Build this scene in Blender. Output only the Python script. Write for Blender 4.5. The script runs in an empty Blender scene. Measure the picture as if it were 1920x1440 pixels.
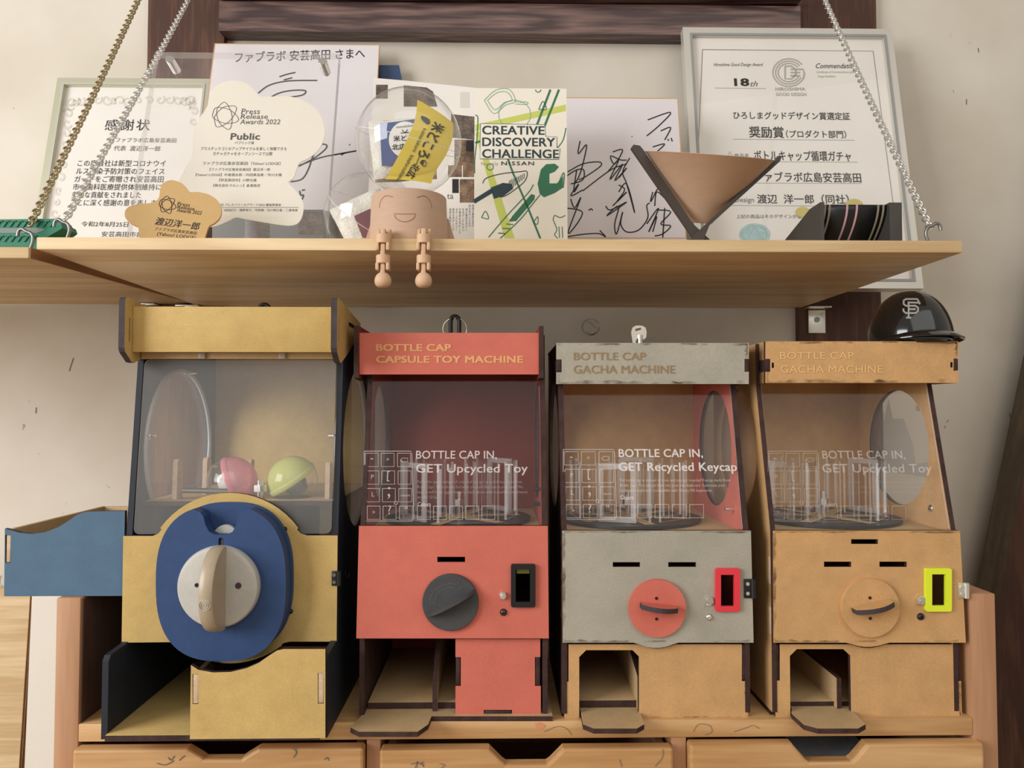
import bpy, bmesh, math, random
from mathutils import Vector, Matrix
from mathutils.geometry import tessellate_polygon
random.seed(4)
R = math.radians
sc = bpy.context.scene
COL = sc.collection

# ------------------------------------------------------------------ camera
H = 1.35
F = 1443.0
cd = bpy.data.cameras.new('camera'); cam = bpy.data.objects.new('camera', cd); COL.objects.link(cam)
cd.sensor_width = 36; cd.lens = 36*F/1920; cd.clip_start = .05
cam.location = (0, 0, H); cam.rotation_euler = (R(92), 0, R(-1.0))
sc.camera = cam
CM = Matrix.Rotation(R(-1.0), 3, 'Z') @ Matrix.Rotation(R(92), 3, 'X')

# ------------------------------------------------------------------ light, exposure
w = bpy.data.worlds.new('world'); sc.world = w; w.use_nodes = True
w.node_tree.nodes['Background'].inputs[0].default_value = (1, .91, .79, 1)
w.node_tree.nodes['Background'].inputs[1].default_value = .42
def area(name, loc, target, sx, sy, power, col):
    l = bpy.data.lights.new(name, 'AREA'); l.shape = 'RECTANGLE'; l.size = sx; l.size_y = sy; l.energy = power; l.color = col
    o = bpy.data.objects.new(name, l); COL.objects.link(o); o.location = loc
    o.rotation_euler = (Vector(target)-Vector(loc)).to_track_quat('-Z', 'Y').to_euler()
area('window_light', (-2.3, -.7, 1.95), (0, 1.1, 1.25), 1.5, 1.4, 66, (.985, .99, 1))
area('far_window_light', (.5, -1.3, 2.75), (0, 1.1, 1.2), 3.2, 1.9, 20, (1, .97, .92))
sc.view_settings.view_transform = 'Standard'; sc.view_settings.look = 'None'
sc.view_settings.gamma = 1; sc.view_settings.use_curve_mapping = False
sc.view_settings.exposure = 0.0
sc.cycles.transparent_max_bounces = 40
sc.cycles.max_bounces = 10

# ------------------------------------------------------------------ pixel rays meet real planes
def ray(px, py):
    return (CM @ Vector(((px-960)/F, (720-py)/F, -1))).normalized()
CP = Vector((0, 0, H))
def atY(px, py, Y):
    d = ray(px, py); return CP + d*(Y/d.y)
def atZ(px, py, Z):
    d = ray(px, py); return CP + d*((Z-H)/d.z)
class Plane:
    def __init__(s, o, u, v):
        s.o = Vector(o); s.u = Vector(u).normalized(); v = Vector(v)
        s.v = (v - s.u*v.dot(s.u)).normalized(); s.n = s.u.cross(s.v)
    def uv(s, px, py):
        d = ray(px, py); t = (s.o-CP).dot(s.n)/d.dot(s.n); p = CP + d*t - s.o
        return (p.dot(s.u), p.dot(s.v))
    def at(s, u, v, w=0):
        return s.o + s.u*u + s.v*v + s.n*w
    def shift(s, w):
        return Plane(s.o + s.n*w, s.u, s.v)
def PY(Y): return Plane((0, Y, 0), (1, 0, 0), (0, 0, 1))
def PX(X): return Plane((X, 0, 0), (0, 1, 0), (0, 0, 1))
def PZ(Z): return Plane((0, 0, Z), (1, 0, 0), (0, 1, 0))
def lean(Yb, Zb, Yt, Zt, X=0): return Plane((X, Yb, Zb), (1, 0, 0), (0, Yt-Yb, Zt-Zb))

# ------------------------------------------------------------------ objects
def thing(name, label, cat, loc, group=None):
    o = bpy.data.objects.new(name, None); COL.objects.link(o); o.location = loc
    o.empty_display_size = .01
    o['label'] = label; o['category'] = cat
    if group: o['group'] = group
    return o
def wloc(o):
    v = Vector((0, 0, 0))
    while o is not None:
        v += o.location; o = o.parent
    return v
def finish(bm, name, mats, parent, smooth=None, label=None):
    off = wloc(parent) if parent is not None else Vector((0, 0, 0))
    if parent is not None: bmesh.ops.translate(bm, verts=bm.verts, vec=-off)
    me = bpy.data.meshes.new(name); bm.to_mesh(me); bm.free()
    for m in (mats if isinstance(mats, (tuple, list)) else (mats,)): me.materials.append(m)
    if smooth is not None:
        me.polygons.foreach_set('use_smooth', [True]*len(me.polygons)); me.set_sharp_from_angle(angle=R(smooth))
    o = bpy.data.objects.new(name, me); COL.objects.link(o)
    if parent is not None: o.parent = parent
    if label: o['label'] = label
    return o
def solo(o, label, cat, group=None):
    o['label'] = label; o['category'] = cat
    if group: o['group'] = group
    return o
def struct(o): o['kind'] = 'structure'; return o
def bbox(bm, a, b, bev=0):
    r = bmesh.ops.create_cube(bm, size=1)
    for v in r['verts']:
        v.co = Vector([(a[i]+b[i])/2 + v.co[i]*abs(b[i]-a[i]) for i in range(3)])
    if bev:
        es = {e for v in r['verts'] for e in v.link_edges}
        bmesh.ops.bevel(bm, geom=list(es), offset=bev, segments=2, affect='EDGES', profile=.5)
def box(T, name, a, b, m, bev=.0006, label=None):
    bm = bmesh.new(); bbox(bm, a, b, bev); return finish(bm, name, m, T, 40 if bev else None, label)
def plate(T, name, pl, outer, m, holes=(), th=.005, px=True, label=None, bm=None, w=0, smooth=None):
    """flat board cut to an outline, with real cut-outs; material 0 on the faces, 1 on the cut edges"""
    conv = (lambda p: pl.uv(*p)) if px else (lambda p: p)
    loops = [[conv(p) for p in outer]] + [[conv(p) for p in h] for h in holes]
    own = bm is None
    if own: bm = bmesh.new()
    fr = [[bm.verts.new(pl.at(u, v, w)) for u, v in L] for L in loops]
    bk = [[bm.verts.new(pl.at(u, v, w-th)) for u, v in L] for L in loops]
    tri = tessellate_polygon([[Vector((u, v, 0)) for u, v in L] for L in loops])
    ff = [v for L in fr for v in L]; bb = [v for L in bk for v in L]
    for t in tri:
        try:
            bm.faces.new([ff[i] for i in t]); bm.faces.new([bb[i] for i in reversed(t)])
        except ValueError: pass
    for L, K in zip(fr, bk):
        n = len(L)
        for i in range(n):
            j = (i+1) % n
            f = bm.faces.new((L[i], L[j], K[j], K[i])); f.material_index = 1
    bmesh.ops.recalc_face_normals(bm, faces=bm.faces)
    if own:
        ms = m if isinstance(m, (tuple, list)) else (m, m)
        return finish(bm, name, ms, T, smooth, label)
def rect(x0, y0, x1, y1): return [(x0, y0), (x1, y0), (x1, y1), (x0, y1)]
def rrect(x0, y0, x1, y1, r, n=4):
    out = []
    for cx, cy, a in ((x1-r, y0+r, -90), (x1-r, y1-r, 0), (x0+r, y1-r, 90), (x0+r, y0+r, 180)):
        for i in range(n+1):
            t = R(a+90*i/n); out.append((cx+r*math.cos(t), cy+r*math.sin(t)))
    return out
def circ(cx, cy, rx, ry=None, n=40):
    ry = ry or rx
    return [(cx+rx*math.cos(2*math.pi*i/n), cy+ry*math.sin(2*math.pi*i/n)) for i in range(n)]
def frame_of(ax):
    ax = Vector(ax).normalized(); u = ax.orthogonal().normalized(); return ax, u, ax.cross(u)
def lathe(T, name, o, ax, prof, m, seg=32, label=None, smooth=35, u=None, bm=None, arc=None):
    own = bm is None
    if own: bm = bmesh.new()
    ax, a, b = frame_of(ax)
    if u is not None: a = Vector(u).normalized(); b = ax.cross(a)
    o = Vector(o); rings = []
    for r, h in prof:
        if r < 1e-7: rings.append([bm.verts.new(o+ax*h)])
        else: rings.append([bm.verts.new(o+ax*h+(a*math.cos(2*math.pi*i/seg)+b*math.sin(2*math.pi*i/seg))*r) for i in range(seg)])
    for A, B in zip(rings, rings[1:]):
        for i in range(seg):
            j = (i+1) % seg
            if len(A) == 1 and len(B) == 1: continue
            if len(A) == 1: bm.faces.new((A[0], B[j], B[i]))
            elif len(B) == 1: bm.faces.new((A[i], A[j], B[0]))
            else: bm.faces.new((A[i], A[j], B[j], B[i]))
    bmesh.ops.recalc_face_normals(bm, faces=bm.faces)
    if own: return finish(bm, name, m, T, smooth, label)
def cyl(T, name, p0, p1, r, m, seg=24, label=None, bev=0, bm=None):
    p0 = Vector(p0); p1 = Vector(p1); L = (p1-p0).length
    prof = [(0, 0), (r-bev, 0)] + ([(r, bev), (r, L-bev)] if bev else [(r, L)]) + [(r-bev, L)]*(1 if bev else 0) + [(0, L)]
    return lathe(T, name, p0, p1-p0, prof, m, seg, label, 35, bm=bm)
def tube(T, name, pts, r, m, seg=8, closed=False, label=None, bm=None, flat=1):
    own = bm is None
    if own: bm = bmesh.new()
    pts = [Vector(p) for p in pts]; n = len(pts); rings = []; prev = None
    for i, p in enumerate(pts):
        d = (pts[(i+1) % n]-pts[i-1]) if closed else (pts[min(i+1, n-1)]-pts[max(i-1, 0)])
        d.normalize()
        u = d.orthogonal() if prev is None else prev - d*prev.dot(d)
        u.normalize(); prev = u; v = d.cross(u)
        rr = r[i] if isinstance(r, (list, tuple)) else r
        rings.append([bm.verts.new(p+(u*math.cos(2*math.pi*k/seg)+v*flat*math.sin(2*math.pi*k/seg))*rr) for k in range(seg)])
    for i in range(n if closed else n-1):
        A, B = rings[i], rings[(i+1) % n]
        for k in range(seg):
            l = (k+1) % seg; bm.faces.new((A[k], A[l], B[l], B[k]))
    if not closed: bm.faces.new(rings[0][::-1]); bm.faces.new(rings[-1])
    bmesh.ops.recalc_face_normals(bm, faces=bm.faces)
    if own: return finish(bm, name, m, T, 50, label)
def spline(P, n=6):
    if len(P) < 3: return list(P)
    out = []
    for i in range(len(P)-1):
        p0 = P[max(i-1, 0)]; p1 = P[i]; p2 = P[i+1]; p3 = P[min(i+2, len(P)-1)]
        for k in range(n):
            t = k/n
            out.append(tuple(.5*((2*b)+(-a+c)*t+(2*a-5*b+4*c-d)*t*t+(-a+3*b-3*c+d)*t**3) for a, b, c, d in zip(p0, p1, p2, p3)))
    out.append(tuple(P[-1])); return out
def ink(T, name, pl, strokes, wpx, m, w=.0003, smooth=True, closed=False, label=None):
    """drawn or printed lines lying on a flat sheet"""
    bm = bmesh.new()
    for s in strokes:
        if closed: s = list(s)+[s[0]]
        if smooth: s = spline(s, 5)
        Q = [Vector(pl.uv(*p)) for p in s]
        k = (Vector(pl.uv(s[0][0]+1, s[0][1]))-Q[0]).length
        hw = wpx*k/2; L = []; Rr = []
        for i, q in enumerate(Q):
            d = Q[min(i+1, len(Q)-1)]-Q[max(i-1, 0)]
            if d.length < 1e-9: d = Vector((1, 0))
            d.normalize(); nn = Vector((-d.y, d.x))*hw
            L.append(bm.verts.new(pl.at(*(q+nn), w))); Rr.append(bm.verts.new(pl.at(*(q-nn), w)))
        for i in range(len(Q)-1): bm.faces.new((L[i], Rr[i], Rr[i+1], L[i+1]))
    return finish(bm, name, m, T, None, label)
def patch(T, name, pl, outers, m, w=.0002, label=None, px=True):
    """printed area on a flat sheet"""
    bm = bmesh.new()
    for outer in outers:
        q = [pl.uv(*p) if px else p for p in outer]
        vs = [bm.verts.new(pl.at(u, v, w)) for u, v in q]
        for t in tessellate_polygon([[Vector((u, v, 0)) for u, v in q]]):
            f = bm.faces.new([vs[i] for i in t])
    for f in bm.faces:
        f.normal_update()
        if f.normal.dot(pl.n) < 0: f.normal_flip()
    return finish(bm, name, m, T, None, label)
def glyphs(body, bold=0, shear=0, res=2, spacing=1, line=1):
    c = bpy.data.curves.new('t', 'FONT'); c.body = body; c.resolution_u = res; c.shear = shear
    if bold: spacing *= 1+bold*1.2
    c.space_character = spacing; c.space_line = line
    o = bpy.data.objects.new('t', c); COL.objects.link(o)
    dg = bpy.context.evaluated_depsgraph_get(); dg.update()
    me = bpy.data.meshes.new_from_object(o.evaluated_get(dg))
    bpy.data.objects.remove(o); bpy.data.curves.remove(c)
    if bold:
        bm = bmesh.new()
        for kk, (dx, dy_) in enumerate(((-1, -.6), (1, -.6), (-1, .6), (1, .6), (0, 0))):
            n0 = len(bm.verts); bm.from_mesh(me); bm.verts.ensure_lookup_table()
            for v in bm.verts[n0:]: v.co.x += dx*bold; v.co.y += dy_*bold; v.co.z = kk*.00003
        bm.to_mesh(me); bm.free()
    return me
def txt(T, body, pl, a, b, m, h=None, bold=0, shear=0, name='lettering', w=.0003, res=2, spacing=1, line=1, label=None):
    """a line of lettering from baseline start a to baseline end b (photo pixels met with the sheet's plane)"""
    me = glyphs(body, bold, shear, res, spacing, line)
    xs = [v.co.x for v in me.vertices]; ys = [v.co.y for v in me.vertices]
    A = Vector(pl.uv(*a)); B = Vector(pl.uv(*b)); ux = (B-A); Wd = ux.length; ux.normalize(); uy = Vector((-ux.y, ux.x))
    sx = Wd/(max(xs)-min(xs)); sy = sx
    if h: sy = (Vector(pl.uv(a[0], a[1]-h))-A).length/max(ys)
    off = wloc(T)
    for v in me.vertices:
        q = A + ux*(v.co.x-min(xs))*sx + uy*v.co.y*sy
        v.co = pl.at(q.x, q.y, w+v.co.z) - off
    me.materials.clear(); me.materials.append(m)
    o = bpy.data.objects.new(name, me); COL.objects.link(o); o.parent = T
    if label: o['label'] = label
    return o
def dup(o, parent=None, loc=None):
    c = o.copy(); COL.objects.link(c)
    if parent is not None: c.parent = parent
    if loc is not None: c.location = loc
    for ch in list(o.children): dup(ch, c)
    return c

# ------------------------------------------------------------------ materials
def srgb(*c):
    return tuple(((x/255)/12.92 if x/255 <= .04045 else ((x/255+.055)/1.055)**2.4) for x in c)+(1,)
MATS = {}
def nt(name):
    m = bpy.data.materials.new(name); m.use_nodes = True; return m, m.node_tree.nodes, m.node_tree.links
def plain(name, rgb, rough=.5, metal=0, spec=.5, emit=0, coat=0, sub=0):
    m, n, l = nt(name); b = n['Principled BSDF']
    b.inputs['Base Color'].default_value = srgb(*rgb); b.inputs['Roughness'].default_value = rough
    b.inputs['Metallic'].default_value = metal; b.inputs['Specular IOR Level'].default_value = spec
    b.inputs['Coat Weight'].default_value = coat
    return m
def noisy(name, rgb, rough=.7, amt=.12, s1=25, s2=500, stretch=(1, 1, 1), bump=.05, spec=.3, rgb2=None, coat=0, detail=5, lo=.35, hi=.7):
    m, n, l = nt(name); b = n['Principled BSDF']
    tc = n.new('ShaderNodeTexCoord'); mp = n.new('ShaderNodeMapping'); mp.inputs['Scale'].default_value = stretch
    l.new(tc.outputs['Object'], mp.inputs[0])
    A = n.new('ShaderNodeTexNoise'); A.inputs['Scale'].default_value = s1; A.inputs['Detail'].default_value = detail; A.inputs['Roughness'].default_value = .6
    B = n.new('ShaderNodeTexNoise'); B.inputs['Scale'].default_value = s2; B.inputs['Detail'].default_value = 2
    l.new(mp.outputs[0], A.inputs[0]); l.new(mp.outputs[0], B.inputs[0])
    r = n.new('ShaderNodeValToRGB'); e = r.color_ramp.elements
    c = srgb(*rgb); c2 = srgb(*rgb2) if rgb2 else tuple(x*(1-amt*1.6) for x in c[:3])+(1,)
    c1 = c if rgb2 else tuple(min(1, x*(1+amt*.6)) for x in c[:3])+(1,)
    e[0].position = lo; e[0].color = c2; e[1].position = hi; e[1].color = c1
    l.new(A.outputs[0], r.inputs[0])
    mx = n.new('ShaderNodeMix'); mx.data_type = 'RGBA'; mx.blend_type = 'MULTIPLY'; mx.inputs[0].default_value = 1
    r2 = n.new('ShaderNodeMapRange'); r2.inputs[1].default_value = .3; r2.inputs[2].default_value = .7; r2.inputs[3].default_value = 1-amt; r2.inputs[4].default_value = 1+amt*.5
    l.new(B.outputs[0], r2.inputs[0]); l.new(r.outputs[0], mx.inputs[6]); l.new(r2.outputs[0], mx.inputs[7])
    l.new(mx.outputs[2], b.inputs['Base Color'])
    b.inputs['Roughness'].default_value = rough; b.inputs['Specular IOR Level'].default_value = spec; b.inputs['Coat Weight'].default_value = coat
    if bump:
        bp = n.new('ShaderNodeBump'); bp.inputs['Strength'].default_value = bump; bp.inputs['Distance'].default_value = .002
        l.new(B.outputs[0], bp.inputs['Height']); l.new(bp.outputs[0], b.inputs['Normal'])
    return m
def wood(name, rgb, rgb2, axis='x', ring=14, rough=.55, knot=.5, fine=1, spec=.3):
    """long soft growth figure along one axis with fine pores"""
    m, n, l = nt(name); b = n['Principled BSDF']
    tc = n.new('ShaderNodeTexCoord'); mp = n.new('ShaderNodeMapping')
    st = {'x': (.9, 9, 9), 'y': (9, .9, 9), 'z': (9, 9, .9)}[axis]
    mp.inputs['Scale'].default_value = st; l.new(tc.outputs['Object'], mp.inputs[0])
    A = n.new('ShaderNodeTexNoise'); A.inputs['Scale'].default_value = 1.3; A.inputs['Detail'].default_value = 3; A.inputs['Distortion'].default_value = knot
    l.new(mp.outputs[0], A.inputs[0])
    mul = n.new('ShaderNodeMath'); mul.operation = 'MULTIPLY'; mul.inputs[1].default_value = ring; l.new(A.outputs[0], mul.inputs[0])
    fr = n.new('ShaderNodeMath'); fr.operation = 'PINGPONG'; fr.inputs[1].default_value = 1; l.new(mul.outputs[0], fr.inputs[0])
    mp2 = n.new('ShaderNodeMapping'); mp2.inputs['Scale'].default_value = tuple(x*14 if x > 1 else x*9 for x in st); l.new(tc.outputs['Object'], mp2.inputs[0])
    B = n.new('ShaderNodeTexNoise'); B.inputs['Scale'].default_value = 1.6; B.inputs['Detail'].default_value = 3; l.new(mp2.outputs[0], B.inputs[0])
    ad = n.new('ShaderNodeMath'); ad.operation = 'MULTIPLY_ADD'; ad.inputs[1].default_value = 1.1*fine; l.new(B.outputs[0], ad.inputs[0])
    hf = n.new('ShaderNodeMath'); hf.operation = 'MULTIPLY'; hf.inputs[1].default_value = .55; l.new(fr.outputs[0], hf.inputs[0]); l.new(hf.outputs[0], ad.inputs[2])
    r = n.new('ShaderNodeValToRGB'); e = r.color_ramp.elements
    e[0].position = .3; e[0].color = srgb(*rgb); e[1].position = 1.25 if fine < 1 else 1.0; e[1].color = srgb(*rgb2)
    l.new(ad.outputs[0], r.inputs[0]); l.new(r.outputs[0], b.inputs['Base Color'])
    b.inputs['Roughness'].default_value = rough; b.inputs['Specular IOR Level'].default_value = spec
    bp = n.new('ShaderNodeBump'); bp.inputs['Strength'].default_value = .08; bp.inputs['Distance'].default_value = .001
    l.new(B.outputs[0], bp.inputs['Height']); l.new(bp.outputs[0], b.inputs['Normal'])
    return m
def clear(name, tint=(1, 1, 1), haze=0, hazecol=(.9, .9, .9), rough=.015, ior=1.3):
    m, n, l = nt(name); n.remove(n['Principled BSDF']); out = n['Material Output']
    t = n.new('ShaderNodeBsdfTransparent'); t.inputs[0].default_value = (*tint, 1)
    g = n.new('ShaderNodeBsdfGlossy'); g.inputs['Roughness'].default_value = rough
    lw = n.new('ShaderNodeLayerWeight'); lw.inputs[0].default_value = .5
    pw_ = n.new('ShaderNodeMath'); pw_.operation = 'POWER'; pw_.inputs[1].default_value = 5; l.new(lw.outputs['Facing'], pw_.inputs[0])
    f0 = ((ior-1)/(ior+1))**2
    f = n.new('ShaderNodeMath'); f.operation = 'MULTIPLY_ADD'; f.inputs[1].default_value = 1-f0; f.inputs[2].default_value = f0; l.new(pw_.outputs[0], f.inputs[0])
    mx = n.new('ShaderNodeMixShader'); l.new(f.outputs[0], mx.inputs[0])
    base = t
    if haze:
        d = n.new('ShaderNodeBsdfDiffuse'); d.inputs[0].default_value = (*hazecol, 1)
        hz = n.new('ShaderNodeMixShader'); hz.inputs[0].default_value = haze
        l.new(t.outputs[0], hz.inputs[1]); l.new(d.outputs[0], hz.inputs[2]); base = hz
    l.new(base.outputs[0], mx.inputs[1]); l.new(g.outputs[0], mx.inputs[2]); l.new(mx.outputs[0], out.inputs[0])
    return m
def plaster(name):
    m, n, l = nt(name); b = n['Principled BSDF']
    tc = n.new('ShaderNodeTexCoord')
    A = n.new('ShaderNodeTexNoise'); A.inputs['Scale'].default_value = 5; A.inputs['Detail'].default_value = 8
    B = n.new('ShaderNodeTexNoise'); B.inputs['Scale'].default_value = 38; B.inputs['Detail'].default_value = 5; B.inputs['Distortion'].default_value = 1.5
    l.new(tc.outputs['Object'], A.inputs[0]); l.new(tc.outputs['Object'], B.inputs[0])
    r = n.new('ShaderNodeValToRGB'); e = r.color_ramp.elements
    e[0].position = .3; e[0].color = srgb(204, 195, 179); e[1].position = .7; e[1].color = srgb(219, 212, 200); l.new(A.outputs[0], r.inputs[0])
    r2 = n.new('ShaderNodeValToRGB'); e = r2.color_ramp.elements
    e[0].position = .245; e[0].color = (.45, .42, .36, 1); e[1].position = .275; e[1].color = (1, 1, 1, 1); l.new(B.outputs[0], r2.inputs[0])
    mx = n.new('ShaderNodeMix'); mx.data_type = 'RGBA'; mx.blend_type = 'MULTIPLY'; mx.inputs[0].default_value = .8
    l.new(r.outputs[0], mx.inputs[6]); l.new(r2.outputs[0], mx.inputs[7]); l.new(mx.outputs[2], b.inputs['Base Color'])
    b.inputs['Roughness'].default_value = .85; b.inputs['Specular IOR Level'].default_value = .2
    bp = n.new('ShaderNodeBump'); bp.inputs['Strength'].default_value = .25; bp.inputs['Distance'].default_value = .004
    l.new(A.outputs[0], bp.inputs['Height']); l.new(bp.outputs[0], b.inputs['Normal'])
    return m

M = dict(
    plaster=plaster('plaster'),
    post=wood('dark_post_wood', (118, 82, 64), (74, 48, 38), 'z', 10, .6),
    beam=wood('dark_beam_wood', (132, 102, 94), (64, 44, 44), 'x', 22, .36, .9, spec=.5),
    pine=wood('pale_shelf_wood', (230, 206, 166), (204, 172, 126), 'x', 9, .5, .4, .7),
    pine_end=wood('brown_shelf_end', (168, 128, 92), (138, 98, 66), 'y', 8, .6),
    cab=wood('cabinet_wood', (216, 176, 126), (186, 140, 90), 'x', 9, .42, .8, .7, .45),
    cabv=wood('cabinet_side_wood', (194, 150, 114), (174, 128, 94), 'z', 6, .5, .4, .6),
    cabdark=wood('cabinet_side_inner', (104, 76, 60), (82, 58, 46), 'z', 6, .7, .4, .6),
    ply=wood('plywood_face', (224, 200, 160), (196, 166, 122), 'x', 10, .55, .7, .9),
    plyedge=wood('plywood_edge', (170, 128, 84), (140, 98, 62), 'z', 30, .7),
    door=wood('dark_board', (92, 60, 44), (62, 38, 28), 'z', 18, .55, 1.0),
    doorside=wood('board_side', (112, 98, 80), (84, 72, 58), 'z', 10, .5),
    floor=wood('floor_wood', (196, 166, 130), (164, 132, 96), 'y', 8, .5),
    yel=noisy('ochre_fibreboard', (203, 172, 108), amt=.07, s1=40),
    red=noisy('coral_fibreboard', (208, 112, 96), amt=.05, s1=35),
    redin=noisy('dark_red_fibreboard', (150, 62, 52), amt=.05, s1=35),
    grey=noisy('grey_fibreboard', (172, 167, 152), amt=.08, s1=18),
    tan=noisy('tan_fibreboard', (206, 162, 110), amt=.07, s1=40),
    tan2=noisy('bare_fibreboard', (198, 168, 124), amt=.06, s1=40),
    navy=noisy('navy_fibreboard', (40, 45, 54), amt=.06, s1=40, rough=.6),
    blueb=noisy('blue_fibreboard', (84, 112, 136), amt=.05, s1=40),
    char=noisy('charred_edge', (70, 48, 44), amt=.25, s1=60),
    chargrey=noisy('charred_grey_edge', (72, 64, 66), amt=.15, s1=60),
    pale=noisy('pale_tab_wood', (212, 184, 152), amt=.1, s1=80),
    blue=noisy('blue_printed_plastic', (48, 74, 118), amt=.06, s1=80, s2=1500, rough=.55, bump=.2),
    knob=noisy('pearl_grey_plastic', (192, 190, 182), amt=.05, s1=30, rough=.4, spec=.5),
    fin=noisy('beige_plastic', (178, 162, 138), amt=.05, s1=30, rough=.35, spec=.5),
    dark=noisy('dark_grey_plastic', (74, 74, 76), amt=.06, s1=60, rough=.6),
    black=plain('black_plastic', (24, 24, 26), .4),
    gloss=plain('gloss_black', (22, 22, 22), .12, coat=.6),
    redp=plain('red_plastic', (226, 58, 70), .35),
    yelp=plain('fluorescent_plastic', (226, 240, 50), .35),
    metal=plain('steel', (232, 230, 226), .22, 1),
    dmetal=plain('grey_steel', (140, 138, 135), .4, 1),
    zinc=plain('bright_zinc', (235, 232, 220), .3, .85),
    brass=plain('gold_chain_metal', (180, 164, 130), .3, 1),
    skin=noisy('beige_filament', (194, 162, 138), amt=.03, s1=30, s2=900, rough=.55, stretch=(1, 1, 6), bump=.12),
    skin2=noisy('beige_filament_light', (214, 178, 144), amt=.03, s1=30, s2=900, rough=.5, stretch=(6, 1, 1), bump=.12),
    groove=plain('groove_brown', (148, 100, 72), .7),
    paper=noisy('paper', (234, 229, 222), amt=.015, s1=20, rough=.8, bump=0),
    board=noisy('lilac_white_board', (222, 216, 218), amt=.012, s1=10, rough=.8, bump=0),
    cream=noisy('cream_paper', (236, 230, 216), amt=.012, s1=10, rough=.7, bump=0),
    kraft=noisy('kraft_card', (198, 164, 112), amt=.03, s1=30, rough=.7, bump=0),
    goldedge=plain('gold_edge', (206, 160, 110), .5),
    inkb=plain('black_ink', (28, 26, 28), .6),
    inkg=plain('grey_ink', (104, 100, 98), .7),
    inkl=plain('pale_grey_ink', (176, 172, 164), .7),
    inkt=plain('tan_ornament', (214, 208, 196), .7),
    frame=plain('silver_frame', (204, 200, 192), .3, .3),
    frame2=plain('pale_green_frame', (206, 206, 180), .3, .45),
    framed=plain('grey_frame_lip', (150, 152, 150), .4, .2),  # darker grey of the frame's inner lip
    etch=clear('etched_acrylic', haze=.42, hazecol=(.92, .88, .86)),
    etch3=clear('worn_etched_acrylic', haze=.07, hazecol=(.92, .88, .86)), etch2=clear('faint_etched_acrylic', haze=.2, hazecol=(.92, .88, .86)),
    etched=clear('frosted_film', haze=.42, hazecol=(.3, .29, .28)), frostpl=clear('frosted_divider', haze=.28, hazecol=(.75, .73, .72)),
    acr=clear('clear_acrylic'),
    acr2=clear('tinted_acrylic', haze=.05, hazecol=(.8, .74, .7)),
    frost=clear('frosted_acrylic', haze=.08, hazecol=(.8, .79, .78), rough=.2),
    acredge=clear('acrylic_edge', haze=.3, hazecol=(.95, .93, .92), ior=1.5),
    capsule=clear('capsule_plastic', ior=1.65, haze=.03),
    pink=clear('pink_plastic', tint=(1, .7, .76), haze=.55, hazecol=(.9, .35, .42), ior=1.5),
    lime=clear('lime_plastic', tint=(.9, .9, .5), haze=.75, hazecol=(.72, .75, .25), ior=1.5),
    fluff=noisy('fluffy_white', (235, 232, 222), amt=.1, s1=60, rough=.9, bump=.6),
    lblue=plain('label_blue', (62, 84, 140), .3),
    lyel=plain('label_yellow', (196, 172, 60), .3),
    lwhite=plain('label_white', (238, 236, 232), .4),
    maroon=plain('maroon_film', (112, 48, 62), .25),
    green=noisy('green_rubber', (38, 122, 94), amt=.1, s1=40, rough=.5),
    greengrey=plain('worn_green_grey', (120, 130, 122), .6),
    g1=plain('green_print', (46, 112, 78), .6), g2=plain('navy_green_print', (34, 58, 66), .6),
    g3=plain('lime_print', (196, 204, 100), .6), g4=plain('pale_green_print', (140, 178, 150), .6),
    slate=plain('slate_resin', (62, 59, 54), .5), darkst=plain('dark_bronze_plastic', (62, 54, 48), .5),
    stripep=plain('pink_stripe', (200, 158, 170), .5), stripeg=plain('grey_stripe', (140, 130, 112), .5),
    photo1=noisy('dark_photo_print', (70, 66, 70), amt=.5, s1=60, rough=.4, rgb2=(130, 112, 98), bump=0),
    photo2=noisy('brown_photo_print', (170, 140, 112), amt=.4, s1=50, rough=.4, rgb2=(96, 76, 62), bump=0),
    navyf=plain('navy_folder', (40, 66, 104), .5),
    seal=noisy('pale_blue_seal', (172, 206, 208), amt=.1, s1=90, rough=.4),
    gold=plain('gold_seal_reflection', (186, 172, 96), .35, .4),
    greyb=plain('grey_box_board', (112, 114, 114), .6),
    glassdark=plain('dark_window_glass', (52, 58, 70), .1),
    greyink=plain('engraved_brown', (150, 124, 88), .8),
    tanink=plain('engraved_tan', (226, 164, 112), .8),
    lightink=plain('engraved_pale', (226, 184, 124), .8),
    scorch=None,
    silverlogo=plain('silver_print', (150, 146, 142), .5),
)

def scorch_mat():
    m, n, l = nt('scorch_stain'); b = n['Principled BSDF']; b.inputs['Base Color'].default_value = srgb(96, 66, 40); b.inputs['Roughness'].default_value = .8
    t = n.new('ShaderNodeBsdfTransparent'); mx = n.new('ShaderNodeMixShader'); tc = n.new('ShaderNodeTexCoord')
    a = n.new('ShaderNodeTexNoise'); a.inputs['Scale'].default_value = 55; a.inputs['Detail'].default_value = 4; l.new(tc.outputs['Object'], a.inputs[0])
    r = n.new('ShaderNodeMapRange'); r.inputs[1].default_value = .42; r.inputs[2].default_value = .72; r.inputs[3].default_value = 0; r.inputs[4].default_value = .75
    l.new(a.outputs[0], r.inputs[0]); l.new(r.outputs[0], mx.inputs[0]); l.new(t.outputs[0], mx.inputs[1]); l.new(b.outputs[0], mx.inputs[2]); l.new(mx.outputs[0], n['Material Output'].inputs[0])
    return m
M['scorch'] = scorch_mat()
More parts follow.
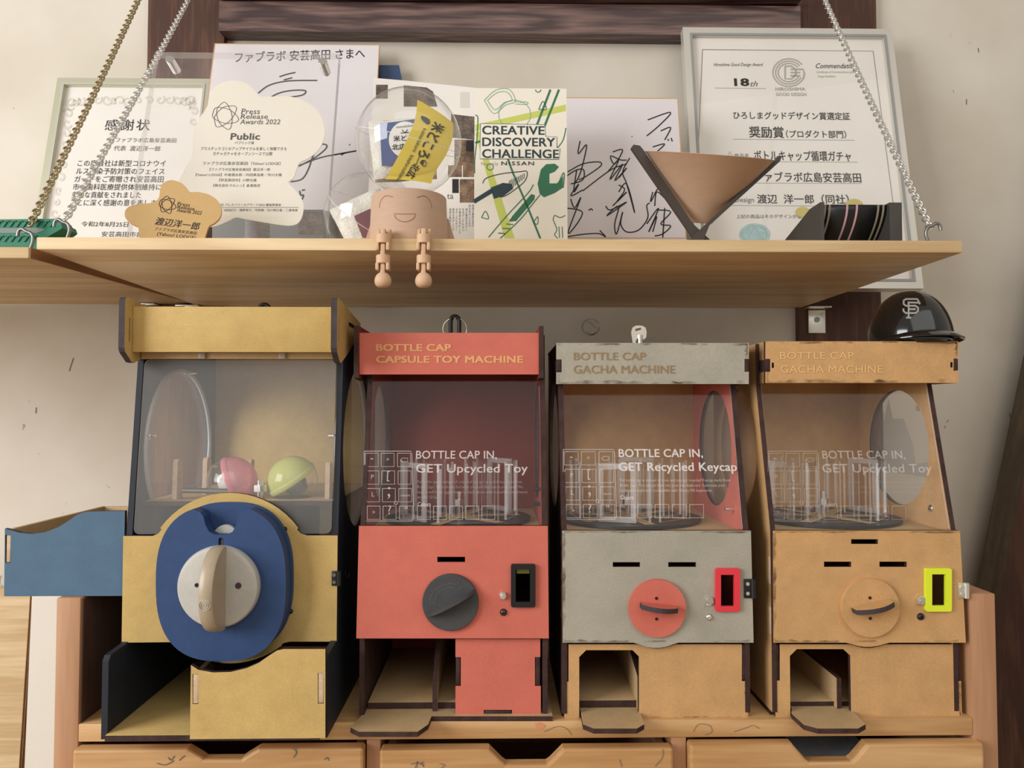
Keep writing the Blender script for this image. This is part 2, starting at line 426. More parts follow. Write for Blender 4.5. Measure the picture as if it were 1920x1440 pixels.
# ------------------------------------------------------------------ the setting
YW = 1.255                                              # plaster face
def slab3(name, a, b, m, kind='structure'):
    bm = bmesh.new(); bbox(bm, a, b, 0); o = finish(bm, name, m, None); o['kind'] = kind; return o
slab3('wall_back', (-2.4, YW, 0), (2.4, YW+.1, 2.6), M['plaster'])
slab3('floor', (-2.4, -2.4, -.05), (2.4, YW+.1, 0), M['floor'])
YP = 1.24
pl0 = atY(273, 300, YP).x; pl1 = atY(420, 60, YP).x; pr0 = atY(1494, 300, YP).x; pr1 = atY(1643, 40, YP).x
slab3('trim_1', (pl0, YP, 0), (pl1, YW+.02, 2.6), M['post'])
slab3('trim_2', (pr0, YP, 0), (pr1, YW+.02, 2.6), M['post'])
zb0 = atY(900, 62, 1.222).z; zb1 = atY(900, 6, 1.222).z
slab3('trim_3', (pl1-.002, 1.222, zb0), (pr0+.002, YW+.02, zb1), M['beam'])
slab3('trim_4', (pl1+.001, 1.2, zb1+.004), (pr0-.001, YW, zb1+.016), M['beam'])
slab3('window_1', (pl1, 1.248, zb1+.016), (pr0, 1.2545, zb1+.35), M['glassdark'])
# old round scuff on the plaster
pw = PY(YW-.0005)
wall = bpy.data.objects['wall_back']
ink(wall, 'scuff_mark', pw, [circ(1107, 613, 16, 15, 14), [(1098, 602), (1108, 606), (1116, 616)], [(1100, 622), (1110, 628), (1118, 622)]], 1.6, M['inkl'])
ink(wall, 'pencil_mark', pw, [[(138, 671), (132, 688), (130, 696)], [(68, 764), (67, 775)], [(1834, 90), (1835, 98)], [(1812, 186), (1812, 196)], [(1892, 775), (1897, 790)]], 1.4, M['inkg'])

# ------------------------------------------------------------------ shelves
YS = .8045
ZS = atY(1000, 448, YS).z; ZSB = atY(1000, 471, YS).z
xs0 = atY(68, 455, YS).x; xs1 = atY(1805, 465, YS).x
shelf = thing('wall_shelf', 'long pale pine shelf board hung on chains above the four machines', 'shelf', ((xs0+xs1)/2, 1.02, ZSB))
box(shelf, 'board', (xs0, YS, ZSB), (xs1, YP-.001, ZS), M['pine'], .0012)
zh = ZSB
def bracket(px, lab=None):
    p = atY(px, 590, YP)
    b = box(shelf, 'hinge', (p.x-.014, YP-.0035, zh-.042 if lab else zh-.028), (p.x+.014, YP-.0005, zh-.004), M['zinc'], .001)
    cyl(b, 'screw', (p.x, YP-.0035, zh-.02), (p.x, YP-.005, zh-.02), .0045, M['dmetal'], 12)
    box(b, 'hinge_leaf', (p.x-.02, YP-.024, zh-.0028), (p.x+.016, YP-.001, zh-.0004), M['zinc'], .0005)
bracket(1530, 1); bracket(363); 
xl1 = atY(56, 470, YS).x
ZL = atY(30, 463, YS).z; ZLB = atY(30, 484, YS).z
shelf2 = thing('wall_shelf', 'neighbouring pale pine shelf end cut off by the left edge of the photo', 'shelf', (-.75, 1.02, ZLB))
box(shelf2, 'board', (-1.15, YS, ZLB), (xl1-.0012, YP-.001, ZL), M['pine'], .001)
box(shelf2, 'end_strip', (xl1-.001, YS+.0005, ZLB+.0004), (xl1+.0006, YP-.002, ZL-.0004), M['pine_end'], 0, 'brown sawn end of the board')
p = atY(268, 590, YP)
b = box(shelf2, 'hinge', (pl0+.004, YP-.0035, ZLB-.026), (pl0+.026, YP-.0005, ZLB-.004), M['zinc'], .001)
box(b, 'hinge_leaf', (pl0+.001, YP-.024, ZLB-.0028), (pl0+.028, YP-.001, ZLB-.0004), M['zinc'], .0005)

for o_ in shelf2.children_recursive:      # this board sags a little towards the front
    for v in o_.data.vertices: v.co.z += (v.co.y+1.02-YS)/(YP-YS)*.0125
# ------------------------------------------------------------------ chains
def link_mesh(m):
    bm = bmesh.new(); pts = []
    for i in range(12):
        t = 2*math.pi*i/12; x = .0033*math.cos(t); y = .0051*math.sin(t)
        pts.append((x, y, .0011*math.sin(2*t)))
    tube(None, '', pts, .00115, m, 6, True, bm=bm)
    me = bpy.data.meshes.new('chain_link'); bm.to_mesh(me); bm.free(); me.materials.append(m)
    me.polygons.foreach_set('use_smooth', [True]*len(me.polygons)); return me
def chain(label, m, pb, pt, Yb, Yt, group=None):
    A = atY(pb[0], pb[1], Yb); B = atY(pt[0], pt[1], Yt)
    d = (B-A).normalized(); L = (B-A).length + .16
    L = min(L, (1.238-A.y)/d.y)
    t = thing('chain', label, 'chain', A)
    me = link_mesh(m); n = int(L/.0062)
    q = Vector((0, 1, 0)).rotation_difference(d).to_matrix().to_4x4()
    for i in range(n):
        sag = -.004*math.sin(math.pi*i/n)
        o = bpy.data.objects.new('chain_link', me); COL.objects.link(o); o.parent = t
        o.matrix_local = Matrix.Translation(d*(.0062*i)+Vector((0, 0, sag))) @ q @ Matrix.Rotation(R(25 if i % 2 else -40), 4, 'Y')
    # wall eye
    e = A + d*(.0062*n)
    ring = [e + Vector((0, .006*math.cos(k*R(30)), .006*math.sin(k*R(30)))) for k in range(12)]
    tube(t, 'wall_eye', ring, .0014, M['dmetal'], 6, True)
    return t, A
def hook(label, A, Zs, flip=1):
    """S-shaped hook screwed into the shelf top, holding the chain end"""
    t = thing('shelf_hook', label, 'hook', (A.x, A.y, Zs), 'open screw hooks at the shelf corners')
    pts = [Vector((A.x+flip*dx, A.y, Zs+dz)) for dx, dz in ((.002, 0), (.0045, .006), (.006, .013), (.004, .019), (-.001, .021), (-.0058, .024), (-.0095, .0215), (-.0105, .016))]
    tube(t, 'hook_wire', [Vector(p) for p in spline([tuple(p) for p in pts], 4)], .0018, M['dmetal'], 8)
    return t
c1, A1 = chain('gold-toned twisted chain at far left holding the neighbouring shelf', M['brass'], (58, 418), (256, 2), .83, 1.09)
c2, A2 = chain('silver twisted chain holding the left corner of the long shelf', M['metal'], (124, 408), (350, 2), .83, 1.163)
c3, A3 = chain('silver twisted chain holding the right corner of the long shelf', M['metal'], (1742, 424), (1548, 2), .83, 1.10)
h1 = hook('open screw hook under the gold chain at far left', Vector((A1.x-.001, .826, 0)), ZL)
h2 = hook('open screw hook under the left silver chain', Vector((A2.x, .826, 0)), ZS)
h3 = hook('open screw hook under the right silver chain', Vector((A3.x, .826, 0)), ZS, -1)

# ------------------------------------------------------------------ cabinet
YC = .80; YCB = 1.148
ZC = atY(1000, 1352, YC).z
ZCB = atY(1000, 1385, YC).z
cx0 = atY(103, 1250, YC).x; cx0b = atY(149, 1250, YC).x
cx1 = atY(1869, 1250, YC).x; cx1b = atY(1822, 1250, YC).x
ztop = atY(130, 1121, YC).z; ztopr = atY(1850, 1113, YC).z
cab = thing('drawer_cabinet', 'worn wooden drawer cabinet carrying all four toy machines', 'cabinet', ((cx0+cx1)/2, 1.0, 0))
box(cab, 'side_panel', (cx0, YC, 0), (cx0b, YCB, ztop), (M['cabv']), .0015)
box(cab, 'side_panel', (cx1b, YC, 0), (cx1, YCB, ztopr), (M['cabv']), .0015)
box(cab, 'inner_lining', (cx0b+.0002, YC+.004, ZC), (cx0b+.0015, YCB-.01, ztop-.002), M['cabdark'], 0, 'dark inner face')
box(cab, 'counter_top', (cx0b, YC, ZCB), (cx1b, YCB, ZC), M['cab'], .001)
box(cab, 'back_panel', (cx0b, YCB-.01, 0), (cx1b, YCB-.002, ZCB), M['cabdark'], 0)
ctop = PZ(ZC+.0002)
patch(cab, 'paint_stain', PY(YC-.0002), [[(1003, 1357), (1012, 1354), (1024, 1360), (1018, 1366), (1006, 1364)]], plain('red_stain', (216, 140, 106), .7))
for s__ in ([[(1020, 1372), (1045, 1362), (1062, 1366), (1072, 1378)], [(1300, 1372), (1310, 1358), (1330, 1360), (1335, 1372), (1322, 1378)], [(1376, 1372), (1400, 1364), (1412, 1360), (1424, 1366)]]): ink(cab, 'pencil_scribble', PY(YC-.0003), [s__], .9, M['inkg'])
d01 = (atY(686, 1410, YC).x, atY(714, 1410, YC).x); d12 = (atY(1258, 1410, YC).x, atY(1288, 1410, YC).x)
for a, b in (d01, d12):
    box(cab, 'divider', (a+.0005, YC+.001, 0), (b-.0005, YCB-.012, ZCB-.0002), M['cabv'], .0008)
zrows = [ZCB-.002, ZCB-.15, ZCB-.30, ZCB-.47]
def drawer(x0, x1, z0, z1, pxc, first):
    """front with the finger notch cut in its top edge, plus the open box behind it"""
    yf = YC-.012
    pl = PY(yf)
    if pxc: c0, c1, dz = pxc
    else: c0, c1, dz = (x0+x1)/2-.04, (x0+x1)/2+.04, .02
    sl = .014; r = .003
    top = [(x0, z0), (x1, z0), (x1, z1), (c1, z1), (c1-sl+r*.4, z1-dz+r), (c1-sl-r, z1-dz), (c0+sl+r, z1-dz), (c0+sl-r*.4, z1-dz+r), (c0, z1), (x0, z1)]
    pl2 = Plane((0, yf, 0), (1, 0, 0), (0, 0, 1))
    o = plate(cab, 'drawer', pl2, top, (M['cab'], M['cab']), th=.016, px=False)
    bv = o.modifiers.new('bevel', 'BEVEL'); bv.width = .0028; bv.segments = 2; bv.limit_method = 'ANGLE'; bv.angle_limit = R(50)
    bm = bmesh.new()
    for a, b in (((x0+.004, yf+.016, z0+.004), (x0+.012, YC+.32, z1-.006)), ((x1-.012, yf+.016, z0+.004), (x1-.004, YC+.32, z1-.006)),
                 ((x0+.004, YC+.322, z0+.004), (x1-.004, YC+.32, z1-.006)), ((x0+.012, yf+.016, z0+.004), (x1-.012, YC+.322, z0+.008))):
        bbox(bm, a, b, 0)
    dbx = finish(bm, 'drawer_box', M['cabv'], o)
    return o
notch = [(350, 484, 1425), (917, 1056, 1430), (1487, 1627, 1429)]
xr = [(cx0b+.001, d01[0]-.0005), (d01[1]+.0005, d12[0]), (d12[1], cx1b+.004)]
yf = YC-.012
for row in range(3):
    for k, (a, b) in enumerate(xr):
        if row == 0:
            n = notch[k]; c = (atY(n[0], 1390, yf).x, atY(n[1], 1390, yf).x, zrows[0]-.001-atY(n[0]+60, n[2], yf).z)
        else: c = None
        dr = drawer(a, b, zrows[row+1]+.003, zrows[row]-.001-(.0025 if k == 1 else 0), c, row == 0)
        if row == 0 and k == 2:
            pz = PZ(zrows[0]-.03)
            sh = patch(dr, 'folded_papers', PZ(zrows[0]-.035), [rect(atY(1490, 1400, .86).x, YC+.02, atY(1625, 1400, .86).x, YC+.2)], noisy('blue_white_paper', (188, 198, 210), amt=.1, s1=30), px=False)
        if row == 0 and k == 0:
            for s__ in ([[(315, 1420), (321, 1425), (327, 1417)], [(336, 1426), (342, 1420), (347, 1417)], [(294, 1431), (310, 1434), (326, 1426)], [(556, 1395), (548, 1400), (556, 1410), (550, 1420)], [(608, 1424), (614, 1420), (616, 1426)]]): ink(dr, 'scratch_mark', PY(yf-.0004), [s__], 1.8, M['inkg'])
        if row == 0 and k == 1:
            for s__ in ([[(770, 1433), (785, 1430), (795, 1437)], [(778, 1440), (783, 1427), (781, 1440)], [(788, 1434), (792, 1428), (794, 1438)], [(824, 1432), (834, 1434), (826, 1441)], [(1243, 1404), (1242, 1420), (1228, 1437)], [(1162, 1424), (1166, 1438)]]): ink(dr, 'pencil_scribble', PY(yf-.0004), [s__], 1.1, M['inkg'])

# ------------------------------------------------------------------ boards leaning left and right of the cabinet
zt = atY(20, 1104, 1.2).z; xe = atY(57, 1110, 1.2).x
lp = Plane((xe, 1.12, 0), (1, 0, 0), (0, 1.2-1.12, zt))
ln = (Vector((0, 1.2-1.12, zt))).length
pb = thing('plywood_sheet', 'pale plywood sheet leaning on the wall left of the cabinet', 'plywood', (xe-.3, 1.13, 0))
plate(pb, 'sheet', lp, [(-.6, 0), (0, 0), (0, ln), (-.6, ln)], (M['ply'], M['ply']), th=.018, px=False)
for k in range(5):
    plate(pb, 'veneer_layer', lp.shift(-.0036*k-.0001), [(0, .001), (.0008-.0003*(k % 2), .001), (.0008-.0003*(k % 2), ln-.001), (0, ln-.001)], (M['plyedge'] if k % 2 == 0 else M['pine'],)*2, th=.0034, px=False)
xb = atY(1836, 1105, 1.2).x; zb = atY(1836, 1105, 1.2).z
xt = atY(1921, 695, 1.2).x; ztt = atY(1921, 695, 1.2).z
kx = (xt-xb)/(ztt-zb)
bd = thing('leaning_board', 'dark brown wooden board leaning at the right edge behind the cabinet', 'board', (xb+.2, 1.18, 0))
prf = [(xb-kx*zb, 0), (xb-kx*zb+.5, 0), (xt+kx*.5+.5, ztt+.5), (xt+kx*.5, ztt+.5)]
plate(bd, 'panel', PY(1.152), prf, (M['door'], M['doorside']), th=.058, px=False)

wsh = thing('white_sheet', 'glossy white sheet standing between the plywood and the cabinet', 'sheet', (-.6, 1.0, 0))
zw = atY(80, 1112, .98).z
pw2 = lean(.94, 0, .98, zw)
plate(wsh, 'sheet', pw2, rect(atY(60, 1115, .98).x, 0, cx0-.012, Vector((0, .04, zw)).length), (noisy('gloss_white_sheet', (226, 222, 212), amt=.02, s1=8, rough=.3, spec=.5, bump=0),)*2, th=.006, px=False)
# ------------------------------------------------------------------ the three acrylic-fronted machines
def screw(T, px, py, Y, r, m, kind='hex', label=None):
    p = atY(px, py, Y)
    if kind == 'hex':
        b_ = lathe(T, 'bolt', p, (0, -1, 0), [(r, 0), (r, .0030), (r*.82, .0038), (0, .0038)], m, 6, label, 20)
        lathe(b_, 'bolt_centre', p+Vector((0, -.0038, 0)), (0, -1, 0), [(r*.5, 0), (r*.42, .0006), (0, .0006)], m, 14)
    else:
        lathe(T, 'bolt', p, (0, -1, 0), [(r, 0), (r*.92, .0012), (r*.6, .0024), (r*.35, .0027), (r*.33, .0016), (0, .0016)], m, 16, label)
def carousel(T, cx, cy, zf, rot, rd=.074, skip=()):
    """turntable of clear acrylic compartments round a steel bolt"""
    lathe(T, 'turntable', (cx, cy, zf+.001), (0, 0, 1), [(0, 0), (rd+.01, 0), (rd+.01, .003), (0, .003)], M['black'], 40)
    star = []
    for k in range(12):
        a = R(rot+30*k); rr = rd*.98 if k % 2 == 0 else rd*.22
        if k % 2 == 0: star += [(cx+rr*math.cos(a-.09), cy+rr*math.sin(a-.09)), (cx+rr*math.cos(a+.09), cy+rr*math.sin(a+.09))]
        else: star.append((cx+rr*math.cos(a), cy+rr*math.sin(a)))
    plate(T, 'hub_star', PZ(zf+.0045), star, (M['tan2'], M['char']), th=.0004, px=False)
    cyl(T, 'centre_bolt', (cx, cy, zf+.004), (cx, cy, zf+.033), .0032, M['metal'], 10)
    cyl(T, 'nut', (cx, cy, zf+.017), (cx, cy, zf+.024), .0062, M['metal'], 6)
    z0 = zf+.0055; hh = .064
    def hoop(px_, py_, ang, wd, h, b, th=.0028, face=None):
        ux = Vector((math.cos(ang), math.sin(ang), 0))
        pl = Plane((px_, py_, z0), ux, (0, 0, 1))
        plate(T, 'divider', pl, rect(-wd/2, 0, wd/2, h), (face or M['acr'], M['acredge']), [rect(-wd/2+b, b, wd/2-b, h-b)], th=th, px=False)
    for k in range(6):
        if k in skip: continue
        a = R(rot+60*k)
        hoop(cx+rd*.62*math.cos(a), cy+rd*.62*math.sin(a), a, .042, hh, .006)
        a += math.pi/6
        hoop(cx+rd*.88*math.cos(a), cy+rd*.88*math.sin(a), a+math.pi/2, .042, hh, .006, face=M['frostpl'] if k % 3 == 0 else None)
KEYS = [['-', '=', '\u232b'], ['P', '[', ''], ['L', ';', 'return'], ['>', '?', '"']]
def window_print(T, pl, x0, y0, sx, heads, para, m, boxed=True):
    """the wording and key-cap outlines engraved in the clear front, laid out from the grid's left top corner"""
    w_ = .0004
    mt = m; m = {M['etch3']: M['etch2'], M['etch2']: M['etch']}.get(m, m)
    gx = [0, 32, 65]; gy = [0, 33, 66, 99]
    for j in range(4):
        for i in range(3):
            X = x0+2+gx[i]*sx+j*1.2; Y = y0+4+gy[j]
            ink(T, 'keycap_outline', pl, [rect(X, Y, X+26*sx, Y+25)], 1.1, m, w_, smooth=False, closed=True)
            s = KEYS[j][i]
            if s and s != '\u232b':
                n_ = 17 if len(s) > 2 else 5
                txt(T, s, pl, (X+13*sx-n_/2, Y+15), (X+13*sx+n_/2, Y+15), m, w=w_)
            elif s: ink(T, 'keycap_symbol', pl, [[(X+5, Y+13), (X+9, Y+9), (X+19, Y+9), (X+19, Y+16), (X+9, Y+16)]], 1, m, w_, smooth=False, closed=True)
    ink(T, 'keyboard_outline', pl, [[(x0, y0), (x0+94*sx, y0), (x0+96*sx, y0+6), (x0+100*sx, y0+126), (x0+97*sx, y0+131), (x0, y0+131)]], 1.2, m, w_, smooth=False, closed=True)
    ink(T, 'keyboard_outline', pl, [circ(x0+64*sx, y0+97, 3, n=10)], 1.2, m, w_, smooth=False, closed=True)
    tx = x0+104*sx; ml = m; m = mt
    txt(T, heads[0], pl, (tx, y0+14), (tx+heads[2], y0+14), m, h=15, bold=.02, w=w_, res=3)
    txt(T, heads[1], pl, (tx, y0+40), (tx+heads[3], y0+40), m, h=16, bold=.02, w=w_, res=3)
    for k, (s, L) in enumerate(para):
        txt(T, s, pl, (tx+3, y0+60+9.6*k), (tx+3+L, y0+60+9.6*k), m, h=5.6, w=w_, res=1)
    yc = y0+60+9.6*len(para)+5
    txt(T, 'Colors', pl, (tx+3, yc), (tx+28, yc), m, h=8, bold=.01, w=w_)
    m = ml
    for k in range(5):
        X = tx+3+32.5*k*sx
        ink(T, 'swatch_outline', pl, [rect(X, y0+103, X+26*sx, y0+128)], 1.1, m, w_, smooth=False, closed=True)

ZFL = atY(1000, 953, 1.01).z
def machine(c):
    Yd = .80
    dx0, dx1, dy0, dy1 = c['door']
    XL = atY(dx0, 1100, Yd).x; XR = atY(dx1, 1100, Yd).x
    xm = (dx0+dx1)/2
    zdt = atY(xm, dy0, Yd).z; zdb = atY(xm, dy1, Yd).z
    hx0, hx1, hy0, hy1 = c['head']; Yh = c.get('Yh', .825)
    zht = atY((hx0+hx1)/2, hy0, Yh).z; zhb = atY((hx0+hx1)/2, hy1, Yh).z
    HX0 = atY(hx0, hy0, Yh).x; HX1 = atY(hx1, hy0, Yh).x
    T = thing('capsule_toy_machine', c['label'], 'toy machine', ((XL+XR)/2, .9, ZC), None)
    zb = ZC+.005; Yb = 1.015; th = .0052; ys = .8058
    face, edge, side, inner = c['face'], c['edge'], c['side'], c['inner']
    # base plate and its protruding tray
    bp = PZ(zb)
    tray = [bp.uv(*p) for p in c['tray']]
    fy = c.get('fy', ys+.0062)
    xa = c.get('basex0', XL); xz = c.get('basex1', XR)
    outline = [(xa, Yb)] + ([(xa, fy)] if tray[0][0] > xa+.003 else []) + tray + [(xz, fy), (xz, Yb)]
    o = plate(T, 'base_plate', bp, outline[::-1], (M['tan2'], edge), th=.005, px=False)
    # sides with the round window
    zht2 = zht-.001
    yt = ys+.040
    prof = [(ys, zb), (ys, zdt), (yt, zhb), (yt, zht2), (Yb, zht2), (Yb, zb)]
    cy, cz, cr = .912, c.get('cz', (zdt+zhb)/2+.004), c.get('cr', .068)
    for X, nm in ((XL, 'l'), (XR-th, 'r')):
        hole = circ(cy, cz, cr, n=48)
        plp = PX(X+th)
        o = plate(T, 'side_panel', plp, prof, (side, edge), [hole], th=th, px=False)
        if inner is not side:
            xx = X+th+.0003 if nm == 'l' else X-.0001
            prin = [(ys+.003, zdb+.01), (ys+.003, zdt), (yt+.003, zhb), (yt+.003, zht2-.002), (Yb-.005, zht2-.002), (Yb-.005, zdb+.01)]
            plate(o, 'painted_face', PX(xx), prin, (inner, inner), [hole], th=.0002, px=False, label='painted inner face')
        a = cyl(o, 'round_window', (X+th*.3, cy, cz), (X+th*.7, cy, cz), cr-.0003, M['acr2'], 48)
        if c.get('house') and nm == 'r':
            q = lambda pts: [(cy+u*cr, cz+v*cr) for u, v in pts]
            pp = Plane((X-.0004+th*.3, 0, 0), (0, 1, 0), (0, 0, 1))
            patch(o, 'frosted_house', pp, [q([(-.2, .5), (.16, .5), (.3, .86), (.48, .45), (.48, .62), (.66, .62), (.66, .3), (.72, .05), (.6, -.1), (.6, -.45), (-.9, -.45), (-.95, -.2), (-.55, -.25), (-.5, .05)][:]),], M['etched'], 0, px=False)
        if c.get('ornament') and nm == 'r':
            pp = PX(X-.0002+th*.3)
            ink(o, 'frosted_ornament', Plane((X-.0004+th*.3, 0, 0), (0, 1, 0), (0, 0, 1)), [], 1, M['etched'])
    box(T, 'back_panel', (XL+th, Yb-.005, zb), (XR-th, Yb, zht2), c['back'], .0003)
    box(T, 'roof_panel', (XL+th, Yh+.006, zht2-.006), (XR-th, Yb-.005, zht2-.0008), c['back'], .0003)
    # floor of the show window, plus an added shelf that keeps the inside dark
    floor = box(T, 'window_floor', (XL+th, ys+.004, ZFL-.005), (XR-th, Yb-.005, ZFL), M['tan2'], 0)
    box(T, 'blackout_shelf', (XL+th, ys+.012, zdb+.004), (XR-th, Yb-.005, zdb+.009), c.get('dim', M['redin']), 0)
    # door with its slots
    pd = PY(Yd)
    holes = [rect(*r) for r in c['slots']]
    wx0, wy0, wx1, wy1 = c['wopen']
    holes.append(rect(wx0, wy0, wx1, wy1))
    dl = [(dx0, dy0), (dx1, dy0), (c.get('dxr', dx1), dy1)]
    if 'bulge' in c:
        a, b, yb = c['bulge']
        dl += [(b+6, dy1)] + [(b-(b-a)*t, dy1+(yb-dy1)*math.sin(math.pi*t)**.7) for t in (0.06, .15, .27, .4, .5, .6, .73, .85, .94)] + [(a-6, dy1)]
    dl += [(c.get('dxl', dx0), dy1)]
    door = plate(T, 'door', pd, dl, (face, edge), holes, th=.005)
    # coloured surround of the peep window
    fx0, fy0, fx1, fy1 = c['wframe']
    o = plate(door, 'window_surround', pd.shift(.0042), rrect(fx0, fy0, fx1, fy1, 4), (c['wmat'], c['wmat']), [rect(wx0, wy0, wx1, wy1)], th=.0041)
    bv = o.modifiers.new('bevel', 'BEVEL'); bv.width = .0008; bv.segments = 2; bv.limit_method = 'ANGLE'
    for s in c['bolts']: screw(door, *s[:2], Yd, *s[2:])
    # header box
    ph = PY(Yh)
    hp = [(hx0, hy0), (hx1, hy0), (hx1, hy1), (hx0, hy1)]
    if 'tabs' in c:
        (l0, l1, la, lb), (r0, r1, ra, rb) = c['tabs']
        hp = [(hx0, hy0), (hx1, hy0), (hx1, ra), (r0, ra), (r0, rb), (hx1, rb), (hx1, hy1), (hx0, hy1), (hx0, lb), (l1, lb), (l1, la), (hx0, la)]
    hd = plate(T, 'header', ph, hp, (face, edge), [rect(*r) for r in c.get('hslots', [])], th=.005)
    hxl = HX0+.001; hxr = HX1-.001
    for X in (hxl, hxr-.005):
        plate(T, 'header_side', PX(X+.005), [(Yh+.0052, zhb), (Yh+.0052, zht), (Yb-.03, zht), (Yh+.045, zhb+.004), (Yh+.045, zhb)][:], (c.get('hside', edge), edge), th=.0048, px=False)
    if c.get('wings'):
        for X in (HX0-.0052, HX1+.0002):
            plate(T, 'header_cheek', PX(X+.005), [(Yh-.004, zhb-.004), (Yh-.004, zht+.0072), (.99, zht+.0072), (.99, zhb+.012), (.90, zhb+.002), (.862, zhb-.006)], (M['redin'], edge), th=.005, px=False)
    if 'tabs' in c:
        for (a, b, ya, yb) in c['tabs']:
            p0 = atY(a, yb, Yh); p1 = atY(b, ya, Yh)
            box(T, 'finger_tab', (p0.x+.0004, Yh+.0002, p0.z+.0004), (p1.x-.0004, Yh+.05, p1.z-.0004), c.get('tabm', M['char']), .0003)
    for s, a, b, h, bold in c['title']:
        txt(hd, s, ph, a, b, c['titlem'], h=h, bold=bold, w=.0004, res=4)
    # lower front
    pf = PY(ys+.0007)
    plate(T, 'lower_front', pf, c['lower'], (c['lowm'], edge), c.get('lowholes', []), th=.005)
    for k in c.get('ltabs', []):
        p0 = atY(k[0], k[3], ys); p1 = atY(k[2], k[1], ys)
        box(T, 'finger_tab', (p0.x+.0003, ys+.0009, p0.z+.0003), (p1.x-.0003, ys+.006, p1.z-.0003), k[4], .0003)
    # chute floor and divider
    cf = atY(c['chute'][0], c['chute'][2], .822); cx_ = atY(c['chute'][1], c['chute'][2], .822).x
    box(T, 'chute_floor', (XL+th+.001, .822, zb+.0002), (XR-th-.001, Yb-.006, cf.z), (M['tan2']), .0003)
    box(T, 'chute_edge', (XL+th+.001, .8212, zb+.0003), (XR-th-.001, .8219, cf.z-.0002), edge, 0)
    dvx = cx_; h0 = atY(c['chute'][1], c['dvtop'], .815).z
    slope = c.get('dvslope', .5)
    plate(T, 'chute_divider', PX(dvx+.005), [(.814, zb+.0003), (.814, h0), (.90, h0+.045*slope), (Yb-.008, h0+.045*slope), (Yb-.008, zb+.0003)], (M['tan2'], edge), th=.005, px=False)
    # clear front
    pwn = lean(ys+.0012, zdt+.0006, yt-.0006, zhb)
    hgt = Vector((0, yt-ys-.0018, zhb-zdt)).length+.012
    pn = Plane((0, ys+.0012, zdt+.0006), pwn.u, pwn.v)
    wn = plate(T, 'clear_front', pn, [(XL+th+.0004, 0), (XR-th-.0004, 0), (XR-th-.0004, hgt), (XL+th+.0004, hgt)], (c.get('acr', M['acr']), M['acredge']), th=.0024, px=False)
    wp = c['wprint']
    window_print(wn, pn, *wp)
    carousel(T, (XL+XR)/2 + c.get('cdx', 0), .905, ZFL, c['rot'])
    return T, door, (XL, XR, zht, pd)

PARA1 = [('Put bottle cap in instead of coins and you get upcycled toys made from', 196), ('Bottle Caps. What do you feel when you hold that toys in your hand? We', 198), ('hope it will be an opportunity to learn about environmental conservation', 206), ('and the SDGs.', 38)]
PARA2 = [('Put bottle cap in instead of coins and you get recycled Keycap made from', 206), ('Bottle Caps. You can put them into your own keyboard. Customize your', 196), ('sustainable keyboard ! (compatible with Cherry MX keyboards)', 172)]
# coral red machine
Tr, door_r, gr = machine(dict(label='coral red toy machine lettered BOTTLE CAP CAPSULE TOY MACHINE with dark grey knob', door=(673, 1027, 986, 1197), dxl=668, dxr=1029,
    head=(674, 1010, 624, 702), Yh=.832, wings=True, face=M['red'], edge=M['char'], side=M['char'], inner=M['redin'], back=M['redin'], hside=M['redin'],
    slots=[(820, 1044, 872, 1054)], wopen=(967, 1068, 994, 1129), wframe=(958, 1058, 1004, 1139), wmat=M['black'],
    bolts=[(943, 1116, .0042, M['zinc'], 'hex', 'bright zinc nut'), (944, 1148, .0038, M['gloss'], 'dome', 'black domed bolt')],
    title=[('BOTTLE CAP', (705, 658), (846, 658), 13, .045), ('CAPSULE TOY MACHINE', (705, 680), (981, 680), 13, .045)], titlem=M['tanink'],
    lower=[(854, 1198), (1013, 1198), (1013, 1232), (1003, 1232), (1003, 1286), (1014, 1286), (1014, 1341), (960, 1341), (960, 1331), (907, 1331), (907, 1341), (854, 1341), (854, 1286), (864, 1286), (864, 1232), (854, 1232)],
    lowm=M['red'], ltabs=[(854, 1232, 863, 1286, M['char']), (1004, 1232, 1013, 1286, M['char']), (908, 1332, 959, 1341, M['char'])],
    fy=.7995, tray=[(677, 1343), (657, 1364), (673, 1372), (783, 1372), (803, 1358), (809, 1343)], basex1=atY(1036, 1300, .8).x,
    chute=(700, 812, 1317), dvtop=1278, dvslope=1.2, rot=12, wprint=(683, 846, .93, ('BOTTLE CAP IN,', 'GET Upcycled Toy', 152, 210), PARA1, M['etch2'])))
